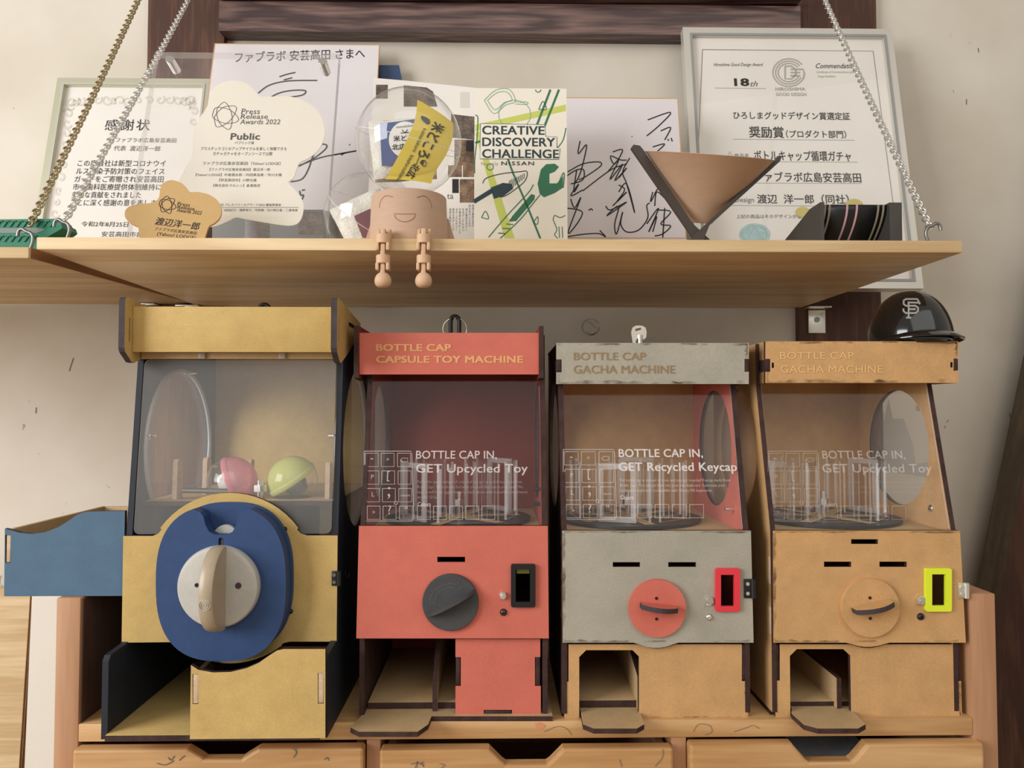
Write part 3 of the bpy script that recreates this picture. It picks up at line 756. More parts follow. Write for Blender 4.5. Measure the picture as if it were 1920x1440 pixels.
# grey machine
Tg, door_g, gg = machine(dict(label='pale grey toy machine lettered BOTTLE CAP GACHA MACHINE with coral knob', door=(1054, 1408, 995, 1205), dxl=1055, dxr=1413,
    head=(1043, 1404, 643, 720), Yh=.823, face=M['grey'], edge=M['char'], side=M['char'], inner=M['red'], back=M['tan'], hside=M['char'],
    slots=[(1149, 1054, 1200, 1063), (1253, 1054, 1305, 1063)], wopen=(1352, 1078, 1377, 1137), wframe=(1342, 1066, 1388, 1147), wmat=M['redp'],
    bolts=[(1329, 1126, .005, M['metal'], 'hex', 'steel hexagon bolt'), (1329, 1157, .0038, M['metal'], 'dome', 'steel domed bolt')],
    tabs=[(1043, 1053, 674, 698), (1396, 1404, 673, 697)],
    title=[('BOTTLE CAP', (1076, 675), (1211, 675), 14, .008), ('GACHA MACHINE', (1076, 700), (1266, 700), 15, .008)], titlem=M['greyink'],
    bulge=(1194, 1266, 1215),
    lower=[(1066, 1208), (1196, 1208)]+[(1196+70*t, 1208+8*math.sin(math.pi*t)) for t in (.15, .35, .5, .65, .85)]+[(1266, 1208), (1391, 1208), (1391, 1277), (1402, 1277), (1403, 1349), (1058, 1349), (1057, 1278), (1066, 1278)],
    lowholes=[[(1086, 1347), (1086, 1232), (1099, 1219), (1186, 1219), (1198, 1231), (1198, 1347)]],
    lowm=M['tan'], ltabs=[(1058, 1209, 1065, 1278, M['char']), (1392, 1209, 1401, 1276, M['char'])],
    tray=[(1087, 1326), (1093, 1358), (1113, 1366), (1194, 1366), (1208, 1358), (1197, 1326)],
    chute=(1100, 1193, 1313), dvtop=1268, rot=40, cdx=-.012, wprint=(1056, 843, 1.0, ('BOTTLE CAP IN,', 'GET Recycled Keycap', 158, 222), PARA2, M['etch'])))
# plain wood-coloured machine
Tt, door_t, gt = machine(dict(label='plain tan toy machine lettered BOTTLE CAP GACHA MACHINE with yellow window surround', door=(1449, 1800, 995, 1205), dxl=1450, dxr=1811,
    head=(1435, 1797, 640, 718), Yh=.823, face=M['tan'], edge=M['char'], side=M['tan'], inner=M['tan'], back=M['tan'], hside=M['tan'],
    slots=[(1596, 1011, 1646, 1020), (1545, 1053, 1596, 1063), (1649, 1053, 1700, 1063)], wopen=(1748, 1077, 1774, 1136), wframe=(1736, 1066, 1785, 1147), wmat=M['yelp'],
    bolts=[(1725, 1125, .0052, M['metal'], 'hex', 'steel hexagon bolt'), (1726, 1156, .0038, M['black'], 'dome', 'black domed bolt')],
    tabs=[(1435, 1444, 673, 697), (1788, 1797, 672, 695)], hslots=[(1447, 680, 1451, 690), (1782, 679, 1786, 689)],
    title=[('BOTTLE CAP', (1462, 673), (1601, 673), 13, .012), ('GACHA MACHINE', (1463, 699), (1655, 699), 14, .012)], titlem=M['lightink'],
    bulge=(1592, 1662, 1213), house=True,
    lower=[(1462, 1208), (1594, 1208)]+[(1594+66*t, 1208+7*math.sin(math.pi*t)) for t in (.15, .35, .5, .65, .85)]+[(1660, 1208), (1789, 1208), (1790, 1277), (1802, 1277), (1804, 1349), (1454, 1349), (1453, 1276), (1462, 1276)],
    lowholes=[[(1482, 1347), (1481, 1230), (1494, 1217), (1581, 1217), (1594, 1229), (1596, 1347)]],
    lowm=M['tan'], ltabs=[(1454, 1209, 1461, 1276, M['char']), (1791, 1209, 1801, 1276, M['char'])],
    tray=[(1484, 1326), (1484, 1338), (1507, 1359), (1533, 1366), (1609, 1366), (1623, 1358), (1596, 1330)],
    chute=(1500, 1563, 1315), dvtop=1271, dvslope=0.02, rot=-8, wprint=(1440, 846, .98, ('BOTTLE CAP IN,', 'GET Upcycled Toy', 156, 206), PARA1, M['etch3'])))
# laser scorching along the cut edges of the grey and tan boards
def scorch(T, pl, x0, y0, x1, y1, wpx, seed):
    rn = random.Random(seed); n_ = 22; dx, dy_ = (x1-x0)/n_, (y1-y0)/n_; L_ = math.hypot(x1-x0, y1-y0); nx_, ny_ = -(y1-y0)/L_, (x1-x0)/L_
    A_ = [(x0+dx*i, y0+dy_*i) for i in range(n_+1)]
    B_ = [(x+nx_*wpx*rn.uniform(.25, 1), y+ny_*wpx*rn.uniform(.25, 1)) for x, y in A_]
    patch(T, 'scorch_mark', pl, [A_+B_[::-1]], M['scorch'], .0003)
pdd, phh, pff = PY(.80), PY(.823), PY(.8065)
for (D, HX, LX) in ((door_g, (1044, 1403, 643, 720), (1059, 1402)), (door_t, (1436, 1796, 640, 718), (1455, 1803))):
    x0, x1 = (1055, 1407) if D is door_g else (1450, 1799)
    scorch(D, pdd, x1-2, 1204, x0+2, 1204, 6, 1); scorch(D, pdd, x0+2, 996, x1, 996, 4, 2); scorch(D, pdd, x0+1, 1200, x0+1, 1000, -5, 3); scorch(D, pdd, x0+1, 1200, x0+1, 1000, 5, 3)
    hd_ = [o for o in D.parent.children if o.name.startswith('header') and 'side' not in o.name][0]
    scorch(hd_, phh, HX[1]-2, HX[3]-.5, HX[0]+2, HX[3]-.5, 7, 5); scorch(hd_, phh, HX[0]+2, HX[2]+.5, HX[1]-2, HX[2]+.5, 5, 6)
    scorch(hd_, phh, HX[1]-1, HX[2]+2, HX[1]-1, HX[2]+30, 7, 7); scorch(hd_, phh, HX[0]+1, HX[3]-2, HX[0]+1, HX[3]-22, 7, 8)
    lf = [o for o in D.parent.children if o.name.startswith('lower_front')][0]
    scorch(lf, pff, LX[1]-2, 1347.5, LX[0]+150, 1347.5, 6, 9); scorch(lf, pff, LX[1]-1, 1280, LX[1]-1, 1346, 6, 10)


# knobs
def disc_knob(door, c, r, m, edge, tilt, w):
    pd = PY(.80-.0002); o3 = atY(*c, .80)
    k = lathe(door, 'knob', o3+Vector((0, .0003, 0)), (0, -1, 0), [(0, 0), (r, 0), (r, .0048), (0, .0048)], (m,), 48)
    # upright handle blade: half-moon plate standing out from the disc, edge charred
    a = R(tilt); ux = Vector((math.cos(a), 0, math.sin(a)))
    pl = Plane(o3+Vector((0, -.0048, 0))-Vector((-math.sin(a), 0, math.cos(a)))*0, ux, (0, -1, 0))
    hw = w/2; pts = [(-hw, 0)]+[(-hw+2*hw*t, .0195*math.sin(math.pi*(.12+.76*t))**.6) for t in (0, .08, .2, .35, .5, .65, .8, .92, 1)]+[(hw, 0)]
    h = plate(k, 'handle', pl, pts, (m, edge), th=.005, px=False)
    for dz in (.0105, -.0105):
        cyl(k, 'rivet_hole', o3+Vector((-.001, -.0047, dz)), o3+Vector((-.001, -.0051, dz)), .0016, M['black'], 10)
    return k
disc_knob(door_g, (1231, 1139), .0295, M['red'], M['chargrey'], -6, .037)
disc_knob(door_t, (1629, 1138), .0300, M['tan'], M['chargrey'], 12, .040)
# moulded dark grey knob with a raised half
o3 = atY(845, 1128, .80)
kn = lathe(door_r, 'knob', o3, (0, -1, 0), [(0, 0), (.0288, 0), (.0288, .004), (.0282, .0048), (0, .0048)], M['dark'], 48)
a = R(27); ux = Vector((math.cos(a), 0, math.sin(a))); uz = Vector((-math.sin(a), 0, math.cos(a)))
bm = bmesh.new(); ringa = []; 
for i in range(13):
    t = -1+2*i/12
    u = t*.0275; hgt = .0048+.016*max(0, 1-t*t)**.5
    base0 = o3+ux*u+uz*(.0035*(1-t*t)); base1 = o3+ux*u-uz*(.0035*(1-t*t)+.0002)
    ringa.append([bm.verts.new(base0+Vector((0, -.0045, 0))), bm.verts.new(o3+ux*u+uz*.0016+Vector((0, -hgt, 0))), bm.verts.new(o3+ux*u-uz*.0016+Vector((0, -hgt, 0))), bm.verts.new(base1+Vector((0, -.0045, 0)))])
for A_, B_ in zip(ringa, ringa[1:]):
    for k in range(3): bm.faces.new((A_[k], B_[k], B_[k+1], A_[k+1]))
bm.faces.new(ringa[0]); bm.faces.new(ringa[-1][::-1])
bmesh.ops.recalc_face_normals(bm, faces=bm.faces)
finish(bm, 'handle', M['dark'], kn, 40)
pk = PY(.80-.0049)
ink(kn, 'arrow_mark', pk, [[(807, 1131), (808, 1118), (816, 1106), (830, 1097), (846, 1094), (856, 1096), (857, 1091), (866, 1103), (852, 1109), (853, 1103), (840, 1101), (828, 1106), (818, 1116), (816, 1130)]], .8, M['inkg'], smooth=False, closed=True)

q0 = atY(967, 1070, .81); q1 = atY(994, 1075, .81)
box(door_r, 'lime_strip', (q0.x+.001, .809, q1.z), (q1.x-.001, .812, q0.z+.004), M['g3'], 0)
# hinges and catches
def hinge(T, px, py, Y, wx, hy, m, pin, label):
    p = atY(px, py, Y)
    h = box(T, 'hinge', (p.x-wx, Y-.0018, p.z-hy), (p.x+wx*.6, Y-.0001, p.z+hy), m, .0004, label)
    for dz in (-hy*.5, hy*.5): cyl(h, 'screw', (p.x-wx*.25, Y-.0018, p.z+dz), (p.x-wx*.25, Y-.0026, p.z+dz), .0019, M['zinc'] if pin else M['dmetal'], 10)
    cyl(h, 'hinge_pin', (p.x+wx, Y-.001, p.z-hy), (p.x+wx, Y-.001, p.z+hy), .0028, M['zinc'] if m is M['zinc'] else m, 12)
hinge(door_g, 1403, 1103, .7948+.0052, .0048, .0098, M['black'], True, 'black hinge')
hinge(door_t, 1803, 1107, .7948+.0052, .0045, .0078, M['zinc'], True, 'bright zinc hinge')
for (T_, x_, pys) in ((Tt, gt[0], (1065, 1160)),):
    for py in pys:
        p = atY(1449, py, .8); box(T_, 'edge_tab', (x_-.0006, .8062, p.z-.018), (x_+.001, .812, p.z+.01), M['pale'], .0002)
# small dark pins on the inner walls
for T_, g_ in ((Tr, gr),):
    for py in (917, 945):
        p = atY(1003, py, .84); cyl(T_, 'magnet_pin', (g_[1]-.0052, .84, p.z), (g_[1]-.0125, .84, p.z), .0022, M['black'], 10)
p = atY(1385, 953, .84); cyl(Tg, 'wall_bolt', (gg[1]-.0052, .835, p.z), (gg[1]-.016, .835, p.z), .0022, M['metal'], 10)
p = atY(1767, 953, .84); lathe(Tt, 'wall_bolt', (gt[1]-.0052, .84, p.z), (-1, 0, 0), [(.0042, 0), (.004, .002), (.0024, .0034), (0, .004)], M['metal'], 14)

# padlock, key
def yz(px, py, Y): return atY(px, py, Y)
Yk = .93
ptop = gr[2]
lk = thing('padlock', 'black padlock shackle with a wire ring on top of the coral red machine', 'padlock', (atY(853, 622, Yk).x, Yk, ptop))
c = atY(853, 605, Yk); zr = c.z
box(lk, 'lock_body', (c.x-.011, Yk-.007, ptop+.0), (c.x+.015, Yk+.007, ptop+.0065), M['black'], .001)
pts = [(c.x-.0052, Yk, ptop+.006), (c.x-.0052, Yk, ptop+.022)]+[(c.x-.0052*math.cos(R(k)), Yk, ptop+.024+.006*math.sin(R(k))) for k in range(15, 166, 15)]+[(c.x+.0052, Yk, ptop+.022), (c.x+.0052, Yk, ptop+.006)]
tube(lk, 'shackle', pts, .0026, M['black'], 10)
tube(lk, 'wire_ring', [(c.x+.0145*math.cos(R(k)), Yk-.003+.002*math.sin(R(k)), ptop+.0145+.0135*math.sin(R(k))) for k in range(0, 360, 15)], .0006, M['metal'], 6, True)
kt = gg[2]; c = atY(1197, 622, .93)
ky = thing('key', 'silver tubular key standing in the lock on the grey machine', 'key', (c.x, .93, kt))
cyl(ky, 'lock_cylinder', (c.x+.0005, .93, kt-.0005), (c.x+.0005, .93, kt+.006), .0065, M['metal'], 20)
cyl(ky, 'key_barrel', (c.x+.002, .93, kt+.006), (c.x+.002, .93, kt+.019), .0034, M['metal'], 16)
hh = kt+.010
pk2 = Plane((c.x, .9285, hh), (1, 0, 0), (0, 0, 1))
o = plate(ky, 'key_bow', pk2, [(-.0068, -.004), (-.0035, -.004), (-.0035, .002), (-.0005, .006), (.0045, .006), (.0055, .003), (.0092, .006), (.0098, .013), (.0085, .018), (.004, .0205), (-.003, .0205), (-.0075, .018), (-.0092, .012)],
          (M['zinc'], M['metal']), [[(-.004, .0135), (.003, .0155), (.003, .018), (-.004, .0165)]], th=.0022, px=False)
# ------------------------------------------------------------------ ochre machine with the big blue dial
Yd = .80
Zp = lambda py, Y, px=430: atY(px, py, Y).z
XL = atY(230, 1100, Yd).x; XR = atY(631, 1100, Yd).x
zb = ZC+.006
Ty = thing('capsule_toy_machine', 'ochre and navy toy machine with a large round blue dial, leftmost of the row', 'toy machine', ((XL+XR)/2, .9, ZC))
zdt = Zp(1003, Yd); zdb = Zp(1203, Yd); zht = Zp(575, Yd); zhb = Zp(660, Yd); Yt = .823; zwt = Zp(675, Yt); Yb = 1.04
box(Ty, 'base_plate', (XL+.006, .758, ZC+.0003), (XR-.006, Yb-.006, zb), M['yel'], .0002)
box(Ty, 'base_edge', (XL+.006, .7572, ZC+.0004), (XR-.006, .7579, zb-.0003), M['char'], 0)
prof = [(.762, ZC+.0006), (.762, Zp(1240, .762, 195)), (.766, Zp(1228, .766, 195)), (.797, Zp(1203, .8)-.0005), (.806, Zp(1199, .8)), (.806, zdt), (Yt+.002, zwt), (Yt+.006, zht-.01), (Yb, zht-.01), (Yb, ZC+.0006)]
cy, cz, cr = .921, (Zp(693, .921)+Zp(985, .921))/2, .093
hole = circ(cy, cz, cr, n=56)
for X in (XL, XR-.006):
    o = plate(Ty, 'side_panel', PX(X+.006), prof, (M['navy'], M['navy']), [hole], th=.006, px=False)
    cyl(o, 'round_window', (X+.002, cy, cz), (X+.004, cy, cz), cr-.0003, M['acr2'], 56)
    s = 1 if X == XL else -1
    xi = X+.006 if s == 1 else X
    tube(o, 'round_rim', [(xi+s*.0014, cy+(cr-.002)*math.cos(t*math.pi/24), cz+(cr-.002)*math.sin(t*math.pi/24)) for t in range(48)], .0026, plain('grey_gasket', (176, 178, 178), .4), 6, True)
    for ty, tz in ((-.088, .016), (.02, .089), (.093, -.03)):
        q = Vector((xi, cy+ty, cz+tz)); cyl(o, 'window_bolt', q-Vector((s*.004, 0, 0)), q+Vector((s*.011, 0, 0)), .0016, M['metal'], 8); cyl(o, 'nut', q+Vector((s*.002, 0, 0)), q+Vector((s*.0045, 0, 0)), .0034, M['metal'], 6)
wprof = [(.784, Zp(562, .784)), (.787, Zp(557, .784)), (.79, Zp(556, .784)), (.917, Zp(606, .917)), (.917, Zp(632, .917)), (.883, Zp(640, .883)), (.84, Zp(664, .84)), (.806, Zp(680, .80)), (.80, Zp(679, .80)), (.786, Zp(660, .784)), (.784, Zp(652, .784))]
for X in (XL-.001, XR-.0045):
    slots = [[(.7935, Zp(640, .79)), (.7948, Zp(640, .79)), (.7948, Zp(595, .79)), (.7935, Zp(595, .79))], [(.845, Zp(612, .85)), (.885, Zp(618, .885)), (.885, Zp(611, .885)), (.845, Zp(604, .85))]]
    plate(Ty, 'header_cheek', PX(X+.0062), wprof, (M['yel'], M['chargrey']), slots if X > -.3 else [slots[0]], th=.0062, px=False)
box(Ty, 'header', (XL+.0055, Yd, zhb), (XR-.005, Yd+.005, zht), M['yel'], .0004)
box(Ty, 'roof_panel', (XL+.0062, Yd+.0052, zht-.012), (XR-.0062, Yb-.006, zht-.006), M['yel'], .0003)
box(Ty, 'back_panel', (XL+.0062, Yb-.006, zb+.0002), (XR-.0062, Yb-.0002, zht-.012), M['yel'], .0003)
rail = box(Ty, 'top_rail', (XL+.0062, .8185, Zp(673, .8185)), (XR-.0062, .8225, Zp(661, .8185)+.004), M['tan2'], .0003)
for px in (380, 530):
    q = atY(px, 667, .8185); box(rail, 'clip', (q.x-.0035, .8155, q.z-.0035), (q.x+.0035, .8184, q.z+.0055), M['fin'], .0005)
pwn = lean(.8032, zdt+.0005, .8215, zwt)
hg = Vector((0, .8215-.8032, zwt-zdt-.0005)).length
plate(Ty, 'clear_front', Plane((0, .8032, zdt+.0005), pwn.u, pwn.v), rrect(XL+.0085, 0, XR-.0066, hg, .006), (M['frost'], M['acredge']), th=.002, px=False)
# inner platform with two capsules resting in its round holes
zpl = Zp(939, .83)
pcs = [(435, .866, .0275), (549, .866, .0278)]
hl = [circ(atY(px, 905, y).x, y, .0215, n=28) for px, y, r in pcs]
plate(Ty, 'capsule_platform', PZ(zpl), rect(XL+.007, .828, XR-.007, Yb-.008), (M['tan2'], M['char']), hl, th=.005, px=False)
box(Ty, 'blackout_shelf', (XL+.0062, .812, zdb+.003), (XR-.0062, Yb-.007, zdb+.008), M['char'], 0)  # added dark plate that makes the lower chamber dark
for px, y, h in ((333, .85, 72), (388, .90, 70), (617, .85, 66), (545, .98, 60), (470, .98, 58)):
    q = atY(px, 938, y)
    pl_ = PX(q.x+.002)
    plate(Ty, 'guide_peg', pl_, [(y-.008, zpl+.0003), (y+.008, zpl+.0003), (y+.007, zpl+h*.00056), (y+.003, zpl+h*.0006), (y-.003, zpl+h*.0006), (y-.006, zpl+h*.00056)], (M['pale'], M['pale']), th=.005, px=False)
q = atY(488, 938, .85)
cyl(Ty, 'centre_bolt', (q.x, .85, zpl), (q.x, .85, zpl+.02), .004, M['metal'], 12); cyl(Ty, 'nut', (q.x, .85, zpl+.008), (q.x, .85, zpl+.015), .0075, M['metal'], 6)
q = atY(362, 925, .84); cyl(Ty, 'catch_rod', (q.x-.012, .842, zpl+.01), (q.x+.035, .85, zpl+.008), .003, M['dmetal'], 10)
for px in (300, 555): 
    q = atY(px, 975, .87); cyl(Ty, 'works_drum', (q.x, .87, zdb+.0085), (q.x, .87, zpl-.006), .026, M['black'], 28)
names = [('capsule', 'pink and clear toy capsule inside the ochre machine', 'pink'), ('capsule', 'lime yellow toy capsule inside the ochre machine', 'lime')]
for (px, y, r), (nm, lb, mk) in zip(pcs, names):
    q = atY(px, 905, y); dz = math.sqrt(r*r-.0217**2)
    T = thing(nm, lb, 'capsule', (q.x, y, zpl+dz+.0003-r), 'capsules in the ochre machine')
    ax = Vector((.9, .1, .35)) if mk == 'pink' else Vector((-.5, -.2, .8)); c0 = Vector((q.x, y, zpl+dz+.0006))
    hp = [(r*math.cos(R(t)), r*math.sin(R(t))) for t in range(0, 90, 9)]+[(0, r)]
    lathe(T, 'coloured_half', c0, ax, hp, M[mk], 32, smooth=60)
    lathe(T, 'clear_half', c0, -ax, hp, M['capsule'], 32, smooth=60)
    lathe(T, 'seam_band', c0, ax, [(r+.0002, -.001), (r+.0008, 0), (r+.0008, .004), (r+.0002, .005)], M[mk], 32)
    if mk == 'pink': 
        b = lathe(T, 'toy_filling', c0-ax.normalized()*.004, ax, [(0, -.012), (.010, -.009), (.014, 0), (.010, .010), (0, .013)], M['lwhite'], 12)
    else: lathe(T, 'toy_filling', c0-ax.normalized()*.006, ax, [(0, -.012), (.009, -.01), (.013, 0), (.009, .008), (0, .01)], M['greyb'], 12)
# door with round swelling
C = (430, 1084); Rr = 160
pt = lambda deg, r=Rr: (C[0]+r*math.cos(R(deg)), C[1]-r*math.sin(R(deg)))
dl = [(231, 1005), (286, 1005), (296, 1001), (303, 993)]+[pt(a) for a in range(144, 35, -6)]+[(557, 993), (564, 1000), (575, 1004), (633, 1004), (631, 1203), (543, 1203), (531, 1206)]+[pt(a) for a in range(-53, -128, -6)]+[(328, 1207), (318, 1204), (228, 1205)]
pdy = PY(Yd)
dy = plate(Ty, 'door', pdy, dl, (M['yel'], M['chargrey']), th=.005)
for px, py in ((534, 992), (545, 1146), (322, 992)):
    screw(dy, px, py, Yd, .0026, M['black'], 'dome')
# blue dial housing
def dial_outline(cx, cyy, r, flat, notch):
    out = []
    for a in range(-90, 270, 5):
        t = R(a); c__, s__ = math.cos(t), math.sin(t); e = 2/2.6
        x = flat*math.copysign(abs(c__)**e, c__); y = -r*math.copysign(abs(s__)**e, s__)
        if notch and a > 0 and abs(a-90) < 17.5:
            if a == 90: out += [(cx+q, cyy+p) for q, p in notch]
            continue
        out.append((cx+x, cyy+y))
    return out
def dial_outline_old(cx, cyy, r, flat, notch):
    a0 = math.degrees(math.acos(flat/r)); out = []
    for a in range(-90, 270, 5):
        t = R(a)
        x, y = r*math.cos(t), -r*math.sin(t)
        if abs(x) > flat: 
            continue
        if notch and a > 0 and abs(a-90) < 15.5: 
            if a == 90: out += [(cx+q, cyy+p) for q, p in notch]
            continue
        out.append((cx+x, cyy+y))
    return out
bf = dial_outline(430, 1084, 142, 118, None)
dial = plate(dy, 'dial_housing', pdy.shift(.0062), bf, (M['blue'], M['blue']), th=.006)
nx = [(38, -135), (32, -128), (29, -110), (22, -97), (10, -91), (-10, -91), (-22, -97), (-29, -110), (-33, -126), (-39, -134)]
pfx = PY(.776)
ff = dial_outline(414, 1094, 146, 122, nx)
o = plate(dial, 'dial_face', pfx, ff, (M['blue'], M['blue']), [rrect(409.5, 1008, 419, 1036, 4), rrect(407, 1160, 415, 1180, 3)], th=.0178)
q = atY(415, 1022, .784); box(dial, 'pointer', (q.x-.0022, .783, q.z-.009), (q.x+.0022, .786, q.z+.009), M['knob'], .0003)
q = atY(423, 1006, .788); cyl(dial, 'capsule_lip', q+Vector((0, .004, 0)), q+Vector((0, -.001, 0)), .012, M['knob'], 24)
kc = atY(413, 1098, .776)
kb = lathe(dy, 'dial_knob', kc+Vector((0, .0005, 0)), (0, -1, 0), [(0, 0), (.040, 0), (.0402, .006), (.0388, .0085), (.036, .0092), (0, .0096)], M['knob'], 56)
xr_ = atY(423, 1098, .7665).x
bm = bmesh.new(); n = 28; ra = []
for i in range(n+1):
    t = math.pi*i/n; z = .0402*math.cos(t); y = -.0365*math.sin(t)**.9
    row = []
    for dx, sh in ((0, 1), (-.002, 1.035), (-.0065, 1.05), (-.011, 1.035), (-.013, 1)):
        row.append(bm.verts.new((xr_+dx-.0005*0, .7672+y*sh, kc.z+z*(1+(sh-1)*.6))))
    ra.append(row)
for A_, B_ in zip(ra, ra[1:]):
    for k in range(4): bm.faces.new((A_[k], B_[k], B_[k+1], A_[k+1]))
bm.faces.new([r[0] for r in ra][::-1]); bm.faces.new([r[-1] for r in ra])
bmesh.ops.recalc_face_normals(bm, faces=bm.faces)
fin = finish(bm, 'handle', M['fin'], kb, 35, 'beige half-round grip')
ce = Vector((xr_-.0065, .7672-.0365*1.05, kc.z-.008))
for r_ in (.0017, .0035, .0052): tube(fin, 'ring_mark', [ce+Vector((r_*math.cos(R(k)), .0003+(r_*math.sin(R(k))-.008)**2*8, r_*math.sin(R(k)))) for k in range(0, 360, 24)], .00035, M['knob'], 5, True)
q = atY(447, 1098, .767); cyl(kb, 'screw', q, q+Vector((0, -.0008, 0)), .003, plain('purple_screw', (74, 52, 74), .4), 14)
q = atY(369, 1097, .767); cyl(kb, 'screw', q, q+Vector((0, -.0008, 0)), .002, M['black'], 12)
hinge(dy, 629, 1084, Yd, .0036, .0074, M['black'], False, 'black hinge')
tube(Ty, 'catch_ring', [(XR+.0006, .852+.009*math.cos(R(k)), Zp(1077, .852, 645)+.009*math.sin(R(k))) for k in range(0, 360, 20)], .0006, M['black'], 5, True)
# lower front with wavy top
wv = [(610, 1217), (532, 1217), (519, 1220), (505, 1229), (485, 1243), (462, 1253), (432, 1260), (400, 1261), (372, 1256), (358, 1247), (356, 1386), (610, 1384)]
tb = [rect(361, 1264, 372, 1320), rect(596, 1262, 607, 1319)]
plf = PY(.7565)
lfy = plate(Ty, 'lower_front', plf, wv, (M['yel'], M['char']), tb, th=.005)
for t_ in tb:
    p0 = plf.uv(*t_[0]); p1 = plf.uv(*t_[2])
    box(lfy, 'finger_tab', (p0[0]+.0004, .757, p1[1]+.0004), (p1[0]-.0004, .7612, p0[1]-.0004), M['pale'], .0002)
q = atY(357, 1300, .7565)
plate(Ty, 'inner_divider', PX(q.x+.006), [(.7622, zb), (.7622, Zp(1265, .757, 357)), (.80, Zp(1235, .8, 380)), (1.0, Zp(1235, .8, 380)), (1.0, zb)], (M['char'], M['char']), th=.005, px=False)
q = atY(385, 1248, .80); q2 = atY(398, 1240, .803)
cyl(Ty, 'white_lever', atY(377, 1255, .797), atY(404, 1238, .82), .0022, M['knob'], 8)
# shackle showing above the header
q = atY(481, 575, .90)
lk2 = thing('padlock', 'black padlock shackle peeping over the ochre machine header', 'padlock', (q.x, .93, zht-.006))
box(lk2, 'lock_body', (q.x-.012, .923, zht-.0058), (q.x+.012, .937, zht-.001), M['black'], .001)
tube(lk2, 'shackle', [(q.x-.0065, .93, zht-.002), (q.x-.0065, .93, zht+.012)]+[(q.x-.0065*math.cos(R(k)), .93, zht+.013+.0075*math.sin(R(k))) for k in range(15, 166, 15)]+[(q.x+.0065, .93, zht+.012), (q.x+.0065, .93, zht-.002)], .0024, M['black'], 10)

# ------------------------------------------------------------------ spare blue box on the cabinet side
zbx = ztop+.0004; Yx = .806
bx = thing('blue_box', 'open blue fibreboard box with a wavy front on the left cabinet side', 'box', (-.46, .88, zbx))
pb_ = PY(Yx)
x0b, _ = pb_.uv(8, 1100); x1b = XL-.002
u = lambda px, py: pb_.uv(px, py)
top = [u(9, 991), u(20, 994), u(38, 999), u(60, 1001), u(84, 998), u(108, 989), u(128, 977), u(143, 966), u(155, 961), u(168, 959), (x1b, u(222, 958)[1])]
plate(bx, 'front_panel', pb_, [(x0b, zbx)]+top+[(x1b, zbx)], (M['blueb'], M['chargrey']), [[u(10, 1003), u(20, 1003), u(20, 1055), u(10, 1055)]], th=.005, px=False)
a_ = u(10, 1055); b__ = u(20, 1003)
box(bx, 'side_panel', (x0b, Yx+.0052, zbx), (x0b+.005, 1.0, u(9, 991)[1]-.001), M['tan2'], .0003)
box(bx, 'finger_tab', (a_[0]+.0004, Yx+.0008, a_[1]+.0004), (b__[0]-.0004, Yx+.0049, b__[1]-.0004), M['pale'], .0002)
box(bx, 'bottom_panel', (x0b+.0052, Yx+.0052, zbx), (x1b, 1.0, zbx+.005), M['tan2'], .0003)
box(bx, 'back_panel', (x0b+.0052, .995, zbx+.0052), (x1b, 1.0, u(9, 991)[1]-.001), M['tan2'], .0003)

# ------------------------------------------------------------------ helmet
hz = gt[2]-.0018+.0003; hY = .868; hX = atY(1706, 640, hY).x
ha, hb_, hc = .0437, .049, atY(1706, 544, hY-.01).z-hz
hm = thing('mini_helmet', 'glossy black mini baseball helmet on top of the tan machine', 'helmet', (hX, hY, hz))
bm = bmesh.new(); rings = []
for i in range(17):
    t = math.pi/2*i/16; cr_ = math.cos(t)**.86; zz = math.sin(t)*hc
    rings.append([bm.verts.new((hX+ha*cr_*math.cos(2*math.pi*k/48), hY+hb_*cr_*math.sin(2*math.pi*k/48), hz+.0006+zz)) for k in range(48)] if i < 16 else [bm.verts.new((hX, hY, hz+.0006+zz))])
for A_, B_ in zip(rings, rings[1:]):
    for k in range(48):
        l = (k+1) % 48
        if len(B_) == 1: bm.faces.new((A_[k], A_[l], B_[0]))
        else: bm.faces.new((A_[k], A_[l], B_[l], B_[k]))
bmesh.ops.recalc_face_normals(bm, faces=bm.faces)
o = finish(bm, 'shell', M['gloss'], hm, 60); sm_ = o.modifiers.new('solid', 'SOLIDIFY'); sm_.thickness = .0016; sm_.offset = -1
bm = bmesh.new(); rr = []
for i in range(33):
    a = R(-90+6+(-100+200*i/32)); f = max(math.cos(R(-100+200*i/32)*1.0), 0)
    row = []
    for s, dz in ((.985, .010), (1.08, .0085), (1.2, .0055), (1.27, .0030), (1.27, .0018), (1.2, .0040), (1.0, .0085)):
        k = 1+(s-1)*(.25+.75*f)
        zlift = (.3+.7*f)*dz+.0012 + (.0035*f)
        row.append(bm.verts.new((hX+ha*k*math.cos(a), hY+hb_*k*math.sin(a), hz+zlift)))
    rr.append(row)
for A_, B_ in zip(rr, rr[1:]):
    for k in range(7): bm.faces.new((A_[k], B_[k], B_[(k+1) % 7], A_[(k+1) % 7]))
bmesh.ops.recalc_face_normals(bm, faces=bm.faces)
finish(bm, 'brim', M['gloss'], hm, 50)
class Dome:
    """helmet surface used in place of a plane when laying the badge on it"""
    def hit(s, px, py):
        d = ray(px, py); lo = None
        t = .6
        while t < 1.1:
            p = CP+d*t; h_ = (p.z-hz-.0006)/hc
            if 0 <= h_ < 1:
                cr_ = math.cos(math.asin(h_))**.86
                if ((p.x-hX)/(ha*cr_))**2+((p.y-hY)/(hb_*cr_))**2 <= 1: return p-d*.0008
            t += .0004
        return CP+d*.82
